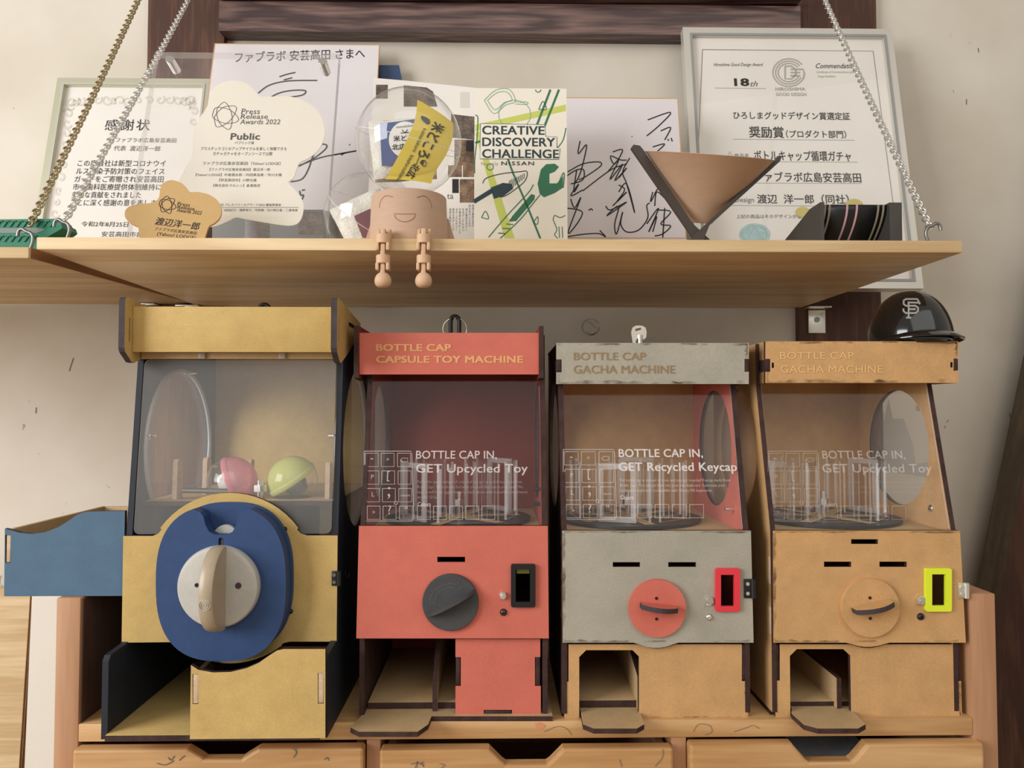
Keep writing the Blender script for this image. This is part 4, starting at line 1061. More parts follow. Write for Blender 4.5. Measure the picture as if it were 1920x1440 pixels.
def dome_ink(strokes, wpx, m, name, parent):
    D = Dome(); bm = bmesh.new()
    for s in strokes:
        pts = []
        for (x0, y0), (x1, y1) in zip(s, s[1:]):
            k = max(1, int(math.hypot(x1-x0, y1-y0)/2))
            pts += [(x0+(x1-x0)*i/k, y0+(y1-y0)*i/k) for i in range(k)]
        pts.append(s[-1]); L = []
        for i, p in enumerate(pts):
            a, b = pts[max(i-1, 0)], pts[min(i+1, len(pts)-1)]
            dx, dy_ = b[0]-a[0], b[1]-a[1]; n_ = math.hypot(dx, dy_) or 1
            nx_, ny_ = -dy_/n_*wpx/2, dx/n_*wpx/2
            L.append((bm.verts.new(D.hit(p[0]+nx_, p[1]+ny_)), bm.verts.new(D.hit(p[0]-nx_, p[1]-ny_))))
        for A_, B_ in zip(L, L[1:]): bm.faces.new((A_[0], A_[1], B_[1], B_[0]))
    return finish(bm, name, m, parent)
cv = lambda P: [(1600+x/6, 500+y/6) for x, y in P]
dome_ink([cv([(738, 398), (722, 366), (700, 364), (592, 364), (566, 382), (566, 420), (592, 440), (700, 440), (728, 462), (728, 500), (700, 522), (592, 522), (564, 500), (564, 470)]),
          cv([(622, 396), (622, 575)]), cv([(594, 574), (652, 574)]), cv([(610, 402), (748, 406), (742, 424)]), cv([(622, 478), (690, 478)]), cv([(690, 466), (690, 490)])], 3.4, M['silverlogo'], 'team_badge', hm)

# ------------------------------------------------------------------ items on the shelf
# figure: pot with a face and dangling legs, round capsule for a head
gY = .853; g0 = atY(768, 445, .812); gx = atY(767, 400, gY).x
rb, rt = .0435, .0415
ztp = atY(767, 352, gY-rt).z; zri = ztp
fg = thing('capsule_figure', 'beige smiling pot figure sitting on the shelf edge with jointed legs', 'figurine', (gx, gY, ZS))
lathe(fg, 'pot_body', (gx, gY, ZS+.0002), (0, 0, 1), [(0, 0), (rb, 0), (rb, .001), (rt, ztp-ZS-.001), (rt-.0008, ztp-ZS), (rt-.003, ztp-ZS), (rt-.003, .004), (0, .004)], M['skin'], 64, smooth=40)
for s in (-1, 1):
    plate(fg, 'side_fin', Plane((gx, gY+.012, ZS+.0003), (1, 0, 0), (0, 0, 1)), [(s*.040, 0), (s*.053, 0), (s*.0515, .008), (s*.043, .036), (s*.040, .036)][::s], (M['skin'],)*2, th=.004, px=False)
def oncyl(px, py, off=0):
    d = ray(px, py); r = rb-(rb-rt)*.5+off
    ox, oy = -gx, -gY; a = d.x*d.x+d.y*d.y; b = 2*(ox*d.x+oy*d.y); c_ = ox*ox+oy*oy-r*r
    t = (-b-math.sqrt(max(0, b*b-4*a*c_)))/(2*a); p = CP+d*t
    rr_ = rb-(rb-rt)*(p.z-ZS)/(ztp-ZS)+off
    v = Vector((p.x-gx, p.y-gY)).normalized()*rr_; return Vector((gx+v.x, gY+v.y, p.z))
def groove(name, P, closed=False):
    P = spline(P, 5) if not closed else P
    tube(fg, name, [oncyl(*p) for p in P], .0004, M['groove'], 6, closed)
groove('eye_groove', [(711, 390), (713, 377), (722, 367), (736, 369)])
groove('eye_groove', [(782, 370), (796, 367), (807, 377), (810, 391)])
ms = [(740, 401), (750, 401.3), (759, 401.5), (769, 401.3), (779, 401)]+[(759+19.5*math.cos(R(k)), 401+15*math.sin(R(k))) for k in range(15, 180, 15)]
groove('mouth_groove', ms, True)
k1 = .795/1443
for lx in (718.5, 794.5):
    lc = atY(lx, 460, .7945); x = lc.x; yy = .7945
    leg = box(fg, 'leg', (x-.0026, yy-.004, Zp(446, yy, lx)), (x+.0026, .8105, Zp(429, yy, lx)), M['skin2'], .0012)
    for s in (-1, 1):
        lathe(leg, 'hip_cheek', (x+s*.0058, .8045, Zp(436, yy, lx)), (s, 0, 0), [(0, -.0014), (.0062, -.0014), (.0062, .0006), (.004, .0016), (0, .0018)], M['skin2'], 20)
    for a, b in ((440, 471), (479, 508)):
        zt_, zb_ = Zp(a, yy, lx), Zp(b, yy, lx); zm = zb_+(zt_-zb_)*.45
        sg = cyl(leg, 'leg_segment', (x, yy, zm), (x, yy, zt_), .0073, M['skin2'], 24, bev=.0005)
        bm = bmesh.new()
        for s in (-1, 1):
            bbox(bm, (x+s*.0036, yy-.0064, zb_), (x+s*.0072, yy+.0064, zm+.0006), .0012)
        finish(bm, 'leg_prong', M['skin2'], leg, 40)
        zl = Zp(b+10, yy, lx)
        box(leg, 'leg_pin', (x-.0025, yy-.0045, zl), (x+.0025, yy+.0045, zb_+.0075), M['skin2'], .0012)
    zf1, zf0 = Zp(509, yy, lx), Zp(540, yy, lx); rf = (zf1-zf0)/2
    lathe(leg, 'foot', (x, yy, zf0), (0, 0, 1), [(0, 0), (.0055, .0008), (.0078, .003), (.0088, .0065)]+[(.0088*math.cos(R(t)), .0070+.0098*math.sin(R(t))) for t in range(15, 90, 15)]+[(0, .0168)], M['skin2'], 28, smooth=60)

def capsule(label, c0, r, seam_ax, group=None):
    T = thing('clear_capsule', label, 'capsule', (c0.x, c0.y, c0.z-r), group)
    ax = Vector(seam_ax).normalized()
    hp = [(r*math.cos(R(t)), r*math.sin(R(t))) for t in range(0, 90, 6)]+[(0, r)]
    lathe(T, 'clear_half', c0, ax, hp, M['capsule'], 64, smooth=80); lathe(T, 'clear_half', c0, -ax, hp, M['capsule'], 64, smooth=80)
    a, u_, v_ = frame_of(ax)
    tube(T, 'seam_band', [c0+(u_*math.cos(R(k))+v_*math.sin(R(k)))*(r+.0003) for k in range(0, 360, 6)], .0006, M['acredge'], 6, True)
    return T
hc0 = atY(766.5, 267, gY); hr = 101/1443*gY*.985
hc0.z = max(hc0.z, ztp+math.sqrt(max(hr*hr-(rt-.003)**2, 0))+.0004)
cpA = capsule('large clear capsule with yellow and blue towel packets, head of the beige figure', hc0, hr, (.25, -.22, 1))
def packet(T, name, c, w_, h_, d_, rotz, tilt, m, seed):
    bm = bmesh.new(); bmesh.ops.create_cube(bm, size=1); bmesh.ops.subdivide_edges(bm, edges=bm.edges, cuts=7, use_grid_fill=True)
    rnd = random.Random(seed)
    Mx = Matrix.Translation(c) @ Matrix.Rotation(R(rotz), 4, 'Z') @ Matrix.Rotation(R(tilt), 4, 'Y')
    for v in bm.verts:
        p = v.co*2; k = 1-.10*max(0, (p.x**4+p.z**4)); pil = (1-p.x**6)*(1-p.z**6)
        q = Vector((p.x*w_/2, p.y*d_/2*(.55+.45*max(pil, 0)), p.z*h_/2))*(1-.03*p.length/1.7)
        q += Vector([rnd.uniform(-1, 1) for _ in range(3)])*.0006
        v.co = Mx @ q
    return finish(bm, name, m, T, 60), Mx
pk_, Mx = packet(cpA, 'white_towel', hc0+Vector((-.008, .012, -.005)), .072, .068, .026, 6, -6, M['fluff'], 2)
def mplane(Mx, y): 
    return Plane(Mx @ Vector((0, y, 0)), Mx.to_3x3() @ Vector((1, 0, 0)), Mx.to_3x3() @ Vector((0, 0, 1)))
pB = mplane(Mx, -.0145)
patch(pk_, 'blue_label', pB, [[(712, 232), (790, 222), (792, 300), (716, 312)]], M['lblue'])
patch(pk_, 'white_roundel', pB, [circ(760, 262, 31, 34, 30)], M['lwhite'], .0005)
txt(pk_, '\u7c73\u3069\u3053\u308d', pB, (738, 265), (788, 262), M['inkb'], h=10, bold=.02, w=.0009)
txt(pk_, '\u5317\u5e83\u5cf6', pB, (735, 281), (775, 278), M['inkb'], h=10, bold=.02, w=.0009)
txt(pk_, 'komedokoro', pB, (744, 241), (778, 237), M['inkb'], w=.0009)
ink(pk_, 'bowl_mark', pB, [[(754, 243), (756, 247), (761, 248), (764, 243)], [(751, 250), (767, 249)]], 1.3, M['inkb'], .0009)
pY = lean(.818, hc0.z-.06, .838, hc0.z+.06)
# gently curved yellow film, built as a bent strip
Lft = [(782, 184), (779, 214), (768, 247), (747, 288), (722, 334)]; Rgt = [(850, 228), (848, 256), (836, 288), (817, 318), (808, 342)]
Lf, Rg = spline(Lft, 5), spline(Rgt, 5)
bm = bmesh.new(); gr_ = []
def onsheet(px, py, s):
    u_, v_ = pY.uv(px, py); return pY.at(u_, v_, -.003*(2*s-1)**2)
for a, b in zip(Lf, Rg):
    gr_.append([bm.verts.new(onsheet(a[0]+(b[0]-a[0])*k/8, a[1]+(b[1]-a[1])*k/8, k/8)) for k in range(9)])
for A_, B_ in zip(gr_, gr_[1:]):
    for k in range(8): bm.faces.new((A_[k], A_[k+1], B_[k+1], B_[k]))
yf_ = finish(bm, 'yellow_film', M['lyel'], cpA, 60)
pYt = pY.shift(.0003)
txt(yf_, '\u7c73\u3069\u3053\u308d', pYt, (816, 228), (783, 292), M['inkb'], h=20, bold=.025, w=.0003)
txt(yf_, 'komedokoro', pYt, (794, 240), (773, 284), M['inkb'], h=6, bold=.01)
txt(yf_, 'kitahiroshima', pYt, (770, 290), (743, 338), M['inkb'], h=6, bold=.01)
txt(yf_, '\u5317\u5e83', pYt, (776, 306), (761, 330), M["inkb"], h=14, bold=.025)
patch(yf_, 'bird_mark', pYt, [[(790, 217), (797, 219), (805, 224), (806, 231), (801, 234), (794, 228), (789, 222)]], M['inkb'], .0003)
patch(yf_, 'rice_bowl_mark', pYt, [[(787, 305), (791, 300), (795, 300), (793, 312)]], M['inkb'], .0003)
ink(yf_, 'rice_bowl_mark', pYt, [[(787, 292), (779, 311)], [(795, 300), (799, 305), (798, 311), (793, 312)]], 1.3, M['inkb'])

rB = hr; YB = .958
cB = Vector((atY(696, 420, YB).x, YB, ZS+.0004+rB))
cpB = capsule('second clear capsule with a maroon towel packet, half hidden behind the beige figure', cB, rB, (.5, -.3, .7))
pk2_, Mx2 = packet(cpB, 'white_towel', cB+Vector((-.006, .004, -.004)), .070, .066, .026, 8, -28, M['fluff'], 5)
pM = mplane(Mx2, -.0146)
patch(pk2_, 'maroon_label', pM, [[(664, 405), (697, 390), (700, 444), (680, 446)]], M['maroon'])

# paper cone held in a crossed stand
cY = .90; cc = atY(1329, 293, cY)
el = R(18.0); ru = Vector((math.cos(R(4.0)), 0, -math.sin(R(4.0))))
axu = Vector((0, -math.sin(el), math.cos(el))); axu = (axu-ru*axu.dot(ru)).normalized()
rr1 = 121/1443*cY
cn = thing('cone_dripper', 'beige cone held point down between crossed dark bars on the shelf', 'cone', (atY(1315, 448, cY).x, cY, ZS))
lathe(cn, 'cone', cc, axu, [(.0125, -.0775), (.0155, -.0765), (.0165, -.0735), (rr1-.0016, -.001), (rr1, 0), (rr1-.001, .0006), (rr1-.004, 0), (.013, -.071), (.0125, -.0775)], M['skin'], 72, smooth=40)
pX1 = PY(cY-.008)
def bar(P, Y, th):
    return plate(cn, 'stand_bar', PY(Y), P, (M['darkst'], M['darkst']), th=th)
def zpx(px, Y):   # photo row of the shelf top at that depth
    lo, hi = 300, 700
    for _ in range(40):
        mid = (lo+hi)/2
        if atY(px, mid, Y).z > ZS+.0002: lo = mid
        else: hi = mid
    return lo
yb_ = zpx(1320, cY-.006)
bar([(1184, 276), (1188, 271), (1200, 273), (1209, 284), (1300, 420), (1330, 448), (1330+(yb_-448)*.78, yb_), (1303+(yb_-448)*.7, yb_), (1296, 438)], cY-.006, .008)
yb_ = zpx(1300, cY-.016)
bar([(1452, 301), (1461, 291), (1466, 293), (1463, 302), (1330, 423), (1320, 448), (1318-(yb_-448)*.6, yb_), (1288-(yb_-448)*.75, yb_), (1304, 438)], cY-.016, .008)
patchp = atY(1335, 283, cY+.02)

# dark card stand with curved striped sheet
sY = .865
s_ = thing('card_stand', 'low dark grey card stand with pink and grey striped curved sheet', 'card stand', (atY(1600, 450, sY).x, .93, ZS))
Z1 = atY(1545, 379, sY).z
x_l = atY(1545, 400, sY).x; x_r0 = atY(1668, 400, sY).x; x_r1 = atY(1691, 400, sY).x
plate(s_, 'end_block', PX(x_l), [(sY, ZS+.0003), (sY, Z1), (sY+.03, Z1), (1.0, ZS+.032), (1.0, ZS+.0003)], (M['slate'],)*2, th=.004, px=False)
plate(s_, 'end_block', PX(x_r1), [(sY, ZS+.0003), (sY, Z1), (sY+.03, Z1), (1.0, ZS+.032), (1.0, ZS+.0003)], (M['slate'],)*2, th=x_r1-x_r0, px=False)
hh_ = Z1-ZS-.0006
cur = [(sY+.006+.052*(1-math.cos(R(a))) , Z1-.0012-hh_*.98*(a/90.)**1.0) for a in range(0, 91, 9)]
bm = bmesh.new(); rows = []
x_a = x_l+.0003; x_b = x_r0-.0003
for y, z in cur: rows.append([bm.verts.new((x_a, y, z)), bm.verts.new((x_b, y, z))])
for A_, B_ in zip(rows, rows[1:]): bm.faces.new((A_[0], A_[1], B_[1], B_[0]))
o = finish(bm, 'curved_sheet', M['black'], s_, 60); so = o.modifiers.new('solid', 'SOLIDIFY'); so.thickness = .0015; so.offset = 0
for f, mk in ((.03, 'stripeg'), (.10, 'stripeg'), (.37, 'stripep'), (.52, 'stripep'), (.85, 'stripeg'), (.93, 'stripeg')):
    bm = bmesh.new(); rows = []
    xa_ = x_a+(x_b-x_a)*f
    for i, (y, z) in enumerate(cur):
        ya_, za_ = cur[max(i-1, 0)]; yb2, zb2 = cur[min(i+1, len(cur)-1)]
        dy2, dz2 = yb2-ya_, zb2-za_; ln2 = math.hypot(dy2, dz2); ny2, nz2 = dz2/ln2*.0011, -dy2/ln2*.0011
        if ny2 > 0: ny2, nz2 = -ny2, -nz2
        rows.append([bm.verts.new((xa_, y+ny2, z+nz2)), bm.verts.new((xa_+.0024, y+ny2, z+nz2))])
    for A_, B_ in zip(rows, rows[1:]): bm.faces.new((A_[0], A_[1], B_[1], B_[0]))
    finish(bm, 'stripe', M[mk], o, 60)

# challenge box
bY = .972
pbx = lean(bY, ZS+.0004, bY+.012, ZS+.19)
u0, vt = pbx.uv(890, 165); u1, _ = pbx.uv(1062, 168)
ub0, _ = pbx.uv(889, 440); 
cb = thing('boxed_kit', 'upright box printed CREATIVE DISCOVERY CHALLENGE with green tools', 'box', ((u0+u1)/2, bY+.02, ZS))
plate(cb, 'carton', pbx, rect(u0, 0, u1, vt), (M['cream'], M['lwhite']), th=.035, px=False)
pbf = pbx
patch(cb, 'lime_band', pbf, [[(891, 234), (1061, 196), (1061, 208), (891, 246)], [(891, 250), (899, 246), (965, 447), (946, 447)]], M['g3'], .0001)
ink(cb, 'green_rod', pbf, [[(1032, 168), (1003, 244)], [(1048, 168), (1018, 244)], [(891, 268), (907, 263)]], 4, M['g1'], .0003, smooth=False)
ink(cb, 'green_rod', pbf, [[(948, 287), (962, 325), (990, 390), (1013, 447)]], 3.4, M['g1'], .0003, smooth=False)
ink(cb, 'pan_drawing', pbf, [[(908, 188), (930, 169), (955, 168), (966, 190), (948, 197), (926, 213), (908, 188)], [(914, 188), (932, 174), (951, 173), (960, 188), (946, 192), (928, 206), (914, 188)], [(966, 190), (976, 192), (986, 191), (990, 194), (984, 196), (966, 195)]], 1.4, M['g4'], .0003)
ink(cb, 'dish_drawing', pbf, [circ(965, 215, 30, 27, 20)+[(995, 215)]], 1.4, M['g4'], .0003)
for s__ in ([[(1010, 205), (1018, 190), (1024, 205), (1010, 205)], [(903, 408), (910, 396), (916, 410), (903, 408)], [(1000, 418), (1008, 406), (1008, 420), (1000, 418)], circ(919, 313, 6, 6, 10)+[(925, 313)], circ(1009, 168, 5, 5, 10)[:6]]): ink(cb, 'bolt_drawing', pbf, [s__], 1.6, M['g1'], .0003)
ink(cb, 'saw_drawing', pbf, [[(891, 216), (896, 222), (894, 262), (890, 300), (890, 325)], [(1061, 240), (1056, 262), (1046, 276), (1042, 276)]], 1.8, M['g1'], .0003)
# trowel
patch(cb, 'trowel_drawing', pbf, [[(888, 374), (920, 354), (925, 361), (890, 382)], [(920, 352), (943, 343), (960, 345), (962, 354), (945, 367), (926, 373)]], M['g2'], .0003)
ink(cb, 'trowel_outline', pbf, [[(905, 344), (912, 334), (940, 326), (975, 322), (988, 322), (985, 338), (970, 352), (950, 366), (938, 370)]], 1.6, M['g2'], .0004)
ink(cb, 'trowel_hatching', pbf, [[(950+4*k, 360-3*k), (956+3.4*k, 338-1.6*k)] for k in range(9)], 1.2, M['g2'], .0004, smooth=False)
# wrench
patch(cb, 'wrench_drawing', pbf, [[(1008, 345), (1014, 318), (1024, 308), (1040, 307), (1048, 313), (1040, 322), (1030, 326), (1030, 344), (1044, 344), (1056, 330), (1055, 352), (1040, 362), (1020, 370), (1012, 364)],
                             [(996, 364), (1003, 366), (1002, 374), (968, 414), (954, 416), (960, 406)]], M['g1'], .0003)
ink(cb, 'wrench_outline', pbf, [[(1012, 366), (996, 386), (975, 412), (938, 447)], [(1000, 346), (990, 362), (950, 405), (916, 445)], [(955, 412), (968, 414)], [(949, 420), (962, 421)], [(942, 428), (956, 429)], [(934, 437), (948, 438)], [(1035, 345), (1040, 358), (1055, 326), (1058, 330), (1056, 352)]], 1.8, M['g1'], .0004)
ink(cb, 'glove_drawing', pbf, [[(1037, 412), (1040, 404), (1050, 408), (1060, 404)], [(1037, 412), (1044, 430), (1040, 440), (1046, 447)], [(1048, 425), (1049, 446)], [(1054, 425), (1055, 446)]], 1.6, M['g1'], .0003)
patch(cb, 'title_panel', pbf, [[(901, 232), (1021, 234), (1023, 256), (1044, 257), (1044, 277), (1050, 279), (1048, 299), (900, 298)]], M['cream'], .00045)
ink(cb, 'title_outline', pbf, [[(901, 232), (1021, 234), (1023, 256), (1044, 257), (1044, 277), (1050, 279), (1048, 299), (900, 298)]], 1, M['g2'], .0005, smooth=False, closed=True)
for s, a, b, y in (('CREATIVE', 904, 1021, 252), ('DISCOVERY', 904, 1041, 274), ('CHALLENGE', 904, 1048, 296)):
    txt(cb, s, pbf, (a, y), (b, y+.8), M['g2'], h=16, bold=.022, w=.0006, res=4)
txt(cb, 'Powered by', pbf, (902, 310), (934, 310), M['inkl'], h=6, w=.0006)
txt(cb, 'NISSAN', pbf, (940, 310), (1001, 310), M['inkb'], h=7, bold=.005, w=.0006, spacing=1.2)
# ------------------------------------------------------------------ framed certificates
def framed(name, label, pl, u0, u1, v1, fw, m_face, m_lip, paper, th=.016):
    """mitred moulding round a sheet behind glass, standing on the plane's v=0 line"""
    T = thing(name, label, 'frame', tuple(pl.at((u0+u1)/2, 0, 0)))
    O = [(u0, 0), (u1, 0), (u1, v1), (u0, v1)]; I = [(u0+fw, fw), (u1-fw, fw), (u1-fw, v1-fw), (u0+fw, v1-fw)]
    for k in range(4):
        j = (k+1) % 4
        o = plate(T, 'frame_bar', pl, [O[k], O[j], I[j], I[k]], (m_face, m_face), th=th, px=False)
        f2 = .72
        P = lambda a, b, f: (a[0]+(b[0]-a[0])*f, a[1]+(b[1]-a[1])*f)
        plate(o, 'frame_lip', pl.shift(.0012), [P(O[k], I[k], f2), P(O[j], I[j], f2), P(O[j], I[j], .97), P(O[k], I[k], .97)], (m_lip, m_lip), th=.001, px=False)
    plate(T, 'paper_sheet', pl.shift(-.006), [(u0+fw*.8, fw*.8), (u1-fw*.8, fw*.8), (u1-fw*.8, v1-fw*.8), (u0+fw*.8, v1-fw*.8)], (paper, paper), th=.002, px=False)
    plate(T, 'glass_pane', pl.shift(-.003), [(u0+fw*.8, fw*.8), (u1-fw*.8, fw*.8), (u1-fw*.8, v1-fw*.8), (u0+fw*.8, v1-fw*.8)], (M['acr'], M['acr']), th=.0014, px=False)
    return T
YFt, YFb = 1.203, 1.125
zft = atY(1480, 53, YFt).z
pF = lean(YFb, ZS+.0004, YFt, zft)
vt = (Vector((0, YFt-YFb, zft-ZS))).length
u0 = pF.uv(1283, 100)[0]; u1 = pF.uv(1673, 60)[0]
fr1 = framed('certificate_frame', 'large silver framed design award certificate at the right end of the shelf', pF, u0, u1, vt, .015, M['frame'], M['framed'], M['paper'])
pp = pF.shift(-.0058); K = M['inkb']; G = M['inkg']
ink(fr1, 'border_line', pp, [[(1317, 93), (1637, 96), (1690, 500), (1300, 500)]], 1, M["inkg"], .0003, smooth=False, closed=True)
txt(fr1, 'Hiroshima Good Design Award', pp, (1338, 124), (1431, 124), G, h=6, shear=.4)
txt(fr1, '18', pp, (1377, 161), (1405, 161), K, h=14, bold=.03)
txt(fr1, 'th', pp, (1407, 162), (1421, 162), G, h=10, shear=.4)
ink(fr1, 'rule_line', pp, [[(1340, 165), (1436, 166)], [(1374, 261), (1602, 263)], [(1375, 303), (1608, 304)], [(1372, 343), (1615, 344)], [(1364, 385), (1622, 387)]], 1, M['inkl'], smooth=False)
txt(fr1, 'Commendation', pp, (1530, 128), (1606, 128), K, h=9, shear=.4)
txt(fr1, 'Certificate of Commendation given for', pp, (1531, 137), (1612, 137), M['inkl'], h=4, shear=.3)
txt(fr1, 'Design Excellence.', pp, (1533, 145), (1567, 145), M['inkl'], h=4, shear=.3)
for r_ in (30, 25, 20):
    ink(fr1, 'award_emblem', pp, [[(1479+r_*math.cos(R(a)), 136-r_*.86*math.sin(R(a))) for a in range(35, 350, 15)]], 2.2, M['inkl'])
ink(fr1, 'award_emblem', pp, [[(1472, 124), (1472, 148), (1484, 148), (1492, 140), (1492, 131), (1484, 124), (1472, 124)], [(1482, 130), (1506, 130), (1508, 138), (1506, 148)], [(1482, 136), (1500, 136)], [(1482, 142), (1500, 142)]], 3, M['inkl'], smooth=False)
txt(fr1, 'HIROSHIMA', pp, (1454, 170), (1510, 170), M['inkl'], h=6, bold=.01)
txt(fr1, 'GOOD DESIGN', pp, (1455, 180), (1512, 180), M['inkl'], h=6, bold=.01)
txt(fr1, '\u3072\u308d\u3057\u307e\u30b0\u30c3\u30c9\u30c7\u30b6\u30a4\u30f3\u8cde\u9078\u5b9a\u8a3c', pp, (1375, 222), (1594, 224), K, h=13, bold=.008)
txt(fr1, '\u5968\u52b1\u8cde', pp, (1405, 256), (1470, 257), K, h=19, bold=.012)
txt(fr1, '\uff08\u30d7\u30ed\u30c0\u30af\u30c8\u90e8\u9580\uff09', pp, (1474, 257), (1587, 258), K, h=13, bold=.006)
txt(fr1, '\u5546\u54c1\u540d', pp, (1377, 296), (1404, 296), G, h=8)
txt(fr1, '\u30dc\u30c8\u30eb\u30ad\u30e3\u30c3\u30d7\u5faa\u74b0\u30ac\u30c1\u30e3', pp, (1414, 299), (1596, 301), K, h=17, bold=.008)
txt(fr1, '\u30d5\u30a1\u30d6\u30e9\u30dc\u5e83\u5cf6\u5b89\u82b8\u9ad8\u7530', pp, (1416, 339), (1615, 341), K, h=17, bold=.008)
txt(fr1, 'Design', pp, (1378, 379), (1414, 379), G, h=9)
txt(fr1, '\u6e21\u8fba  \u6d0b\u4e00\u90ce\uff08\u540c\u793e\uff09', pp, (1420, 380), (1592, 381), K, h=16, bold=.008)
txt(fr1, '\u4e0a\u8a18\u306e\u5546\u54c1\u306f\u305d\u306e\u30c7\u30b6\u30a4\u30f3\u304c\u512a\u308c\u3066', pp, (1381, 409), (1520, 409), G, h=7)
patch(fr1, 'seal', pp, [circ(1415, 440, 29, 21, 28)], M['seal'], .0004)
ink(fr1, 'seal_emblem', pp, [circ(1415, 440, 23, 16, 24)+[(1438, 440)], [(1415, 426), (1432, 452), (1398, 452), (1415, 426)]], 1.1, M['inkl'], .0006, smooth=False)
patch(fr1, 'gold_seal_reflection', pp, [circ(1505, 398, 14, 10, 20), circ(1601, 388, 18, 15, 20)], M['gold'], .0005)  # gold reflections of the seal, painted as flat discs
ink(fr1, 'logo_triangle', pp, [[(1363, 297), (1368, 284), (1376, 297), (1363, 297)]], 1, G, smooth=False)

zlt = atY(250, 147, 1.236).z
pL = lean(1.16, ZS+.0004, 1.236, zlt)
vL = (Vector((0, .076, zlt-ZS))).length
u0 = pL.uv(107, 150)[0]; u1 = pL.uv(397, 150)[0]
fr2 = framed('certificate_frame', 'pale gold framed letter of thanks leaning at the left end of the shelf', pL, u0, u1, vL, .013, M['frame2'], M['frame'], M['paper'])
pp = pL.shift(-.0058)
orn = [[(131, 189), (170, 184), (200, 180), (240, 186), (300, 184), (345, 185), (362, 190), (352, 199), (300, 199), (240, 203), (200, 197), (160, 201), (140, 196)],
       [(131, 194), (150, 205), (146, 240), (124, 260), (128, 225)], [(350, 196), (364, 194), (362, 236), (350, 246), (345, 220)],
       [(118, 300), (126, 330), (112, 360), (104, 420), (84, 440), (92, 390), (108, 340)]]
cp_ = spline([(100, 430), (106, 380), (118, 310), (124, 250), (131, 200), (150, 190), (200, 187), (240, 190), (300, 187), (345, 188), (362, 195), (362, 240)], 6)
rn = random.Random(3)
for kk in range(0, len(cp_)-1, 2):
    x_, y_ = cp_[kk]; r_ = rn.uniform(6, 11)
    a0 = rn.uniform(0, 6)
    ink(fr2, 'printed_scroll', pp, [[(x_+r_*(1-i/14)*math.cos(a0+i*.55), y_+r_*(1-i/14)*math.sin(a0+i*.55)) for i in range(12)]], 3.6, M['inkt'], .0002)
txt(fr2, '\u611f\u8b1d\u72b6', pp, (196, 243), (280, 243), K, h=19, spacing=1.2)
txt(fr2, '\u30d5\u30a1\u30d6\u30e9\u30dc\u5e83\u5cf6\u5b89\u82b8\u9ad8\u7530', pp, (217, 266), (330, 267), G, h=8)
txt(fr2, '\u4ee3\u8868  \u6e21\u8fba\u6d0b\u4e00\u90ce', pp, (213, 282), (300, 283), G, h=9)
for k, (s, x0, x1) in enumerate((('\u3053\u306e\u5ea6\u8cb4\u793e\u306f\u65b0\u578b\u30b3\u30ed\u30ca\u30a6\u30a4', 145, 310), ('\u30eb\u30b9\u611f\u67d3\u4e88\u9632\u5bfe\u7b56\u306e\u30d5\u30a7\u30a4\u30b9', 142, 308), ('\u30ac\u30fc\u30c9\u3092\u3054\u5bc4\u8d08\u3055\u308c\u5b89\u82b8\u9ad8\u7530', 139, 306), ('\u5e02\u306e\u6b6f\u79d1\u533b\u7642\u63d0\u4f9b\u4f53\u5236\u7dad\u6301\u306b', 136, 302), ('\u591a\u5927\u306a\u8ca2\u732e\u3092\u3055\u308c\u307e\u3057\u305f', 134, 264), ('\u3053\u3053\u306b\u6df1\u304f\u611f\u8b1d\u306e\u610f\u3092\u8868\u3057\u307e\u3059', 132, 305))):
    txt(fr2, s, pp, (x0, 311+14.8*k), (x1, 311.5+14.8*k), K, h=11)
txt(fr2, '\u4ee4\u548c2\u5e748\u670825\u65e5', pp, (152, 424), (240, 425), K, h=9)
txt(fr2, '\u5b89\u82b8\u9ad8\u7530\u5e02\u6b6f\u79d1\u533b\u5e2b\u4f1a', pp, (190, 443), (320, 444), K, h=9)

# ------------------------------------------------------------------ autograph boards
def autoboard(label, pl, P, Y):
    T = thing('autograph_board', label, 'autograph board', tuple(pl.at(0, 0, 0)+pl.u*pl.uv(*P[0])[0]))
    us = [pl.uv(*p)[0] for p in P]; vs = [pl.uv(*p)[1] for p in P]
    a, b, c, d = min(us), max(us), min(vs), max(vs)
    plate(T, 'card', pl, rect(a, c, b, d), (M['board'], M['goldedge']), th=.003, px=False)
    e = .0012
    plate(T, 'gilt_edge', pl.shift(.0004), rect(a, c, b, d), (M['goldedge'],)*2, [rect(a+e, c+e, b-e, d-e)], th=.0004, px=False)
    return T
pA = lean(1.15, ZS+.13, 1.222, ZS+.40)
ab1 = autoboard('large autograph board with flowing black strokes behind the clear award plaque', pA, [(402, 84), (712, 84), (560, 396)], 1.2)
b0 = pA.at(0, pA.uv(560, 396)[1]); 
txt(ab1, '\u30d5\u30a1\u30d6\u30e9\u30dc \u5b89\u82b8\u9ad8\u7530 \u3055\u307e\u3078', pA, (440, 116), (684, 108), K, h=18, bold=.004)
ink(ab1, 'autograph', pA, [[(484, 175), (505, 160), (540, 152), (595, 151)], [(524, 144), (540, 139), (554, 136)], [(532, 150), (548, 146)], [(500, 188), (520, 176), (545, 170), (572, 170), (568, 178), (545, 182), (512, 184)],
     [(560, 312), (590, 296), (610, 280), (612, 272), (600, 272), (588, 290), (578, 318), (566, 336), (545, 341)], [(560, 311), (600, 296), (640, 288), (668, 283)], [(655, 271), (656, 272)], [(640, 291), (644, 288), (650, 286)],
     [(562, 358), (564, 366), (569, 366), (566, 374), (561, 372)], [(566, 357), (572, 356)]], 3, K)
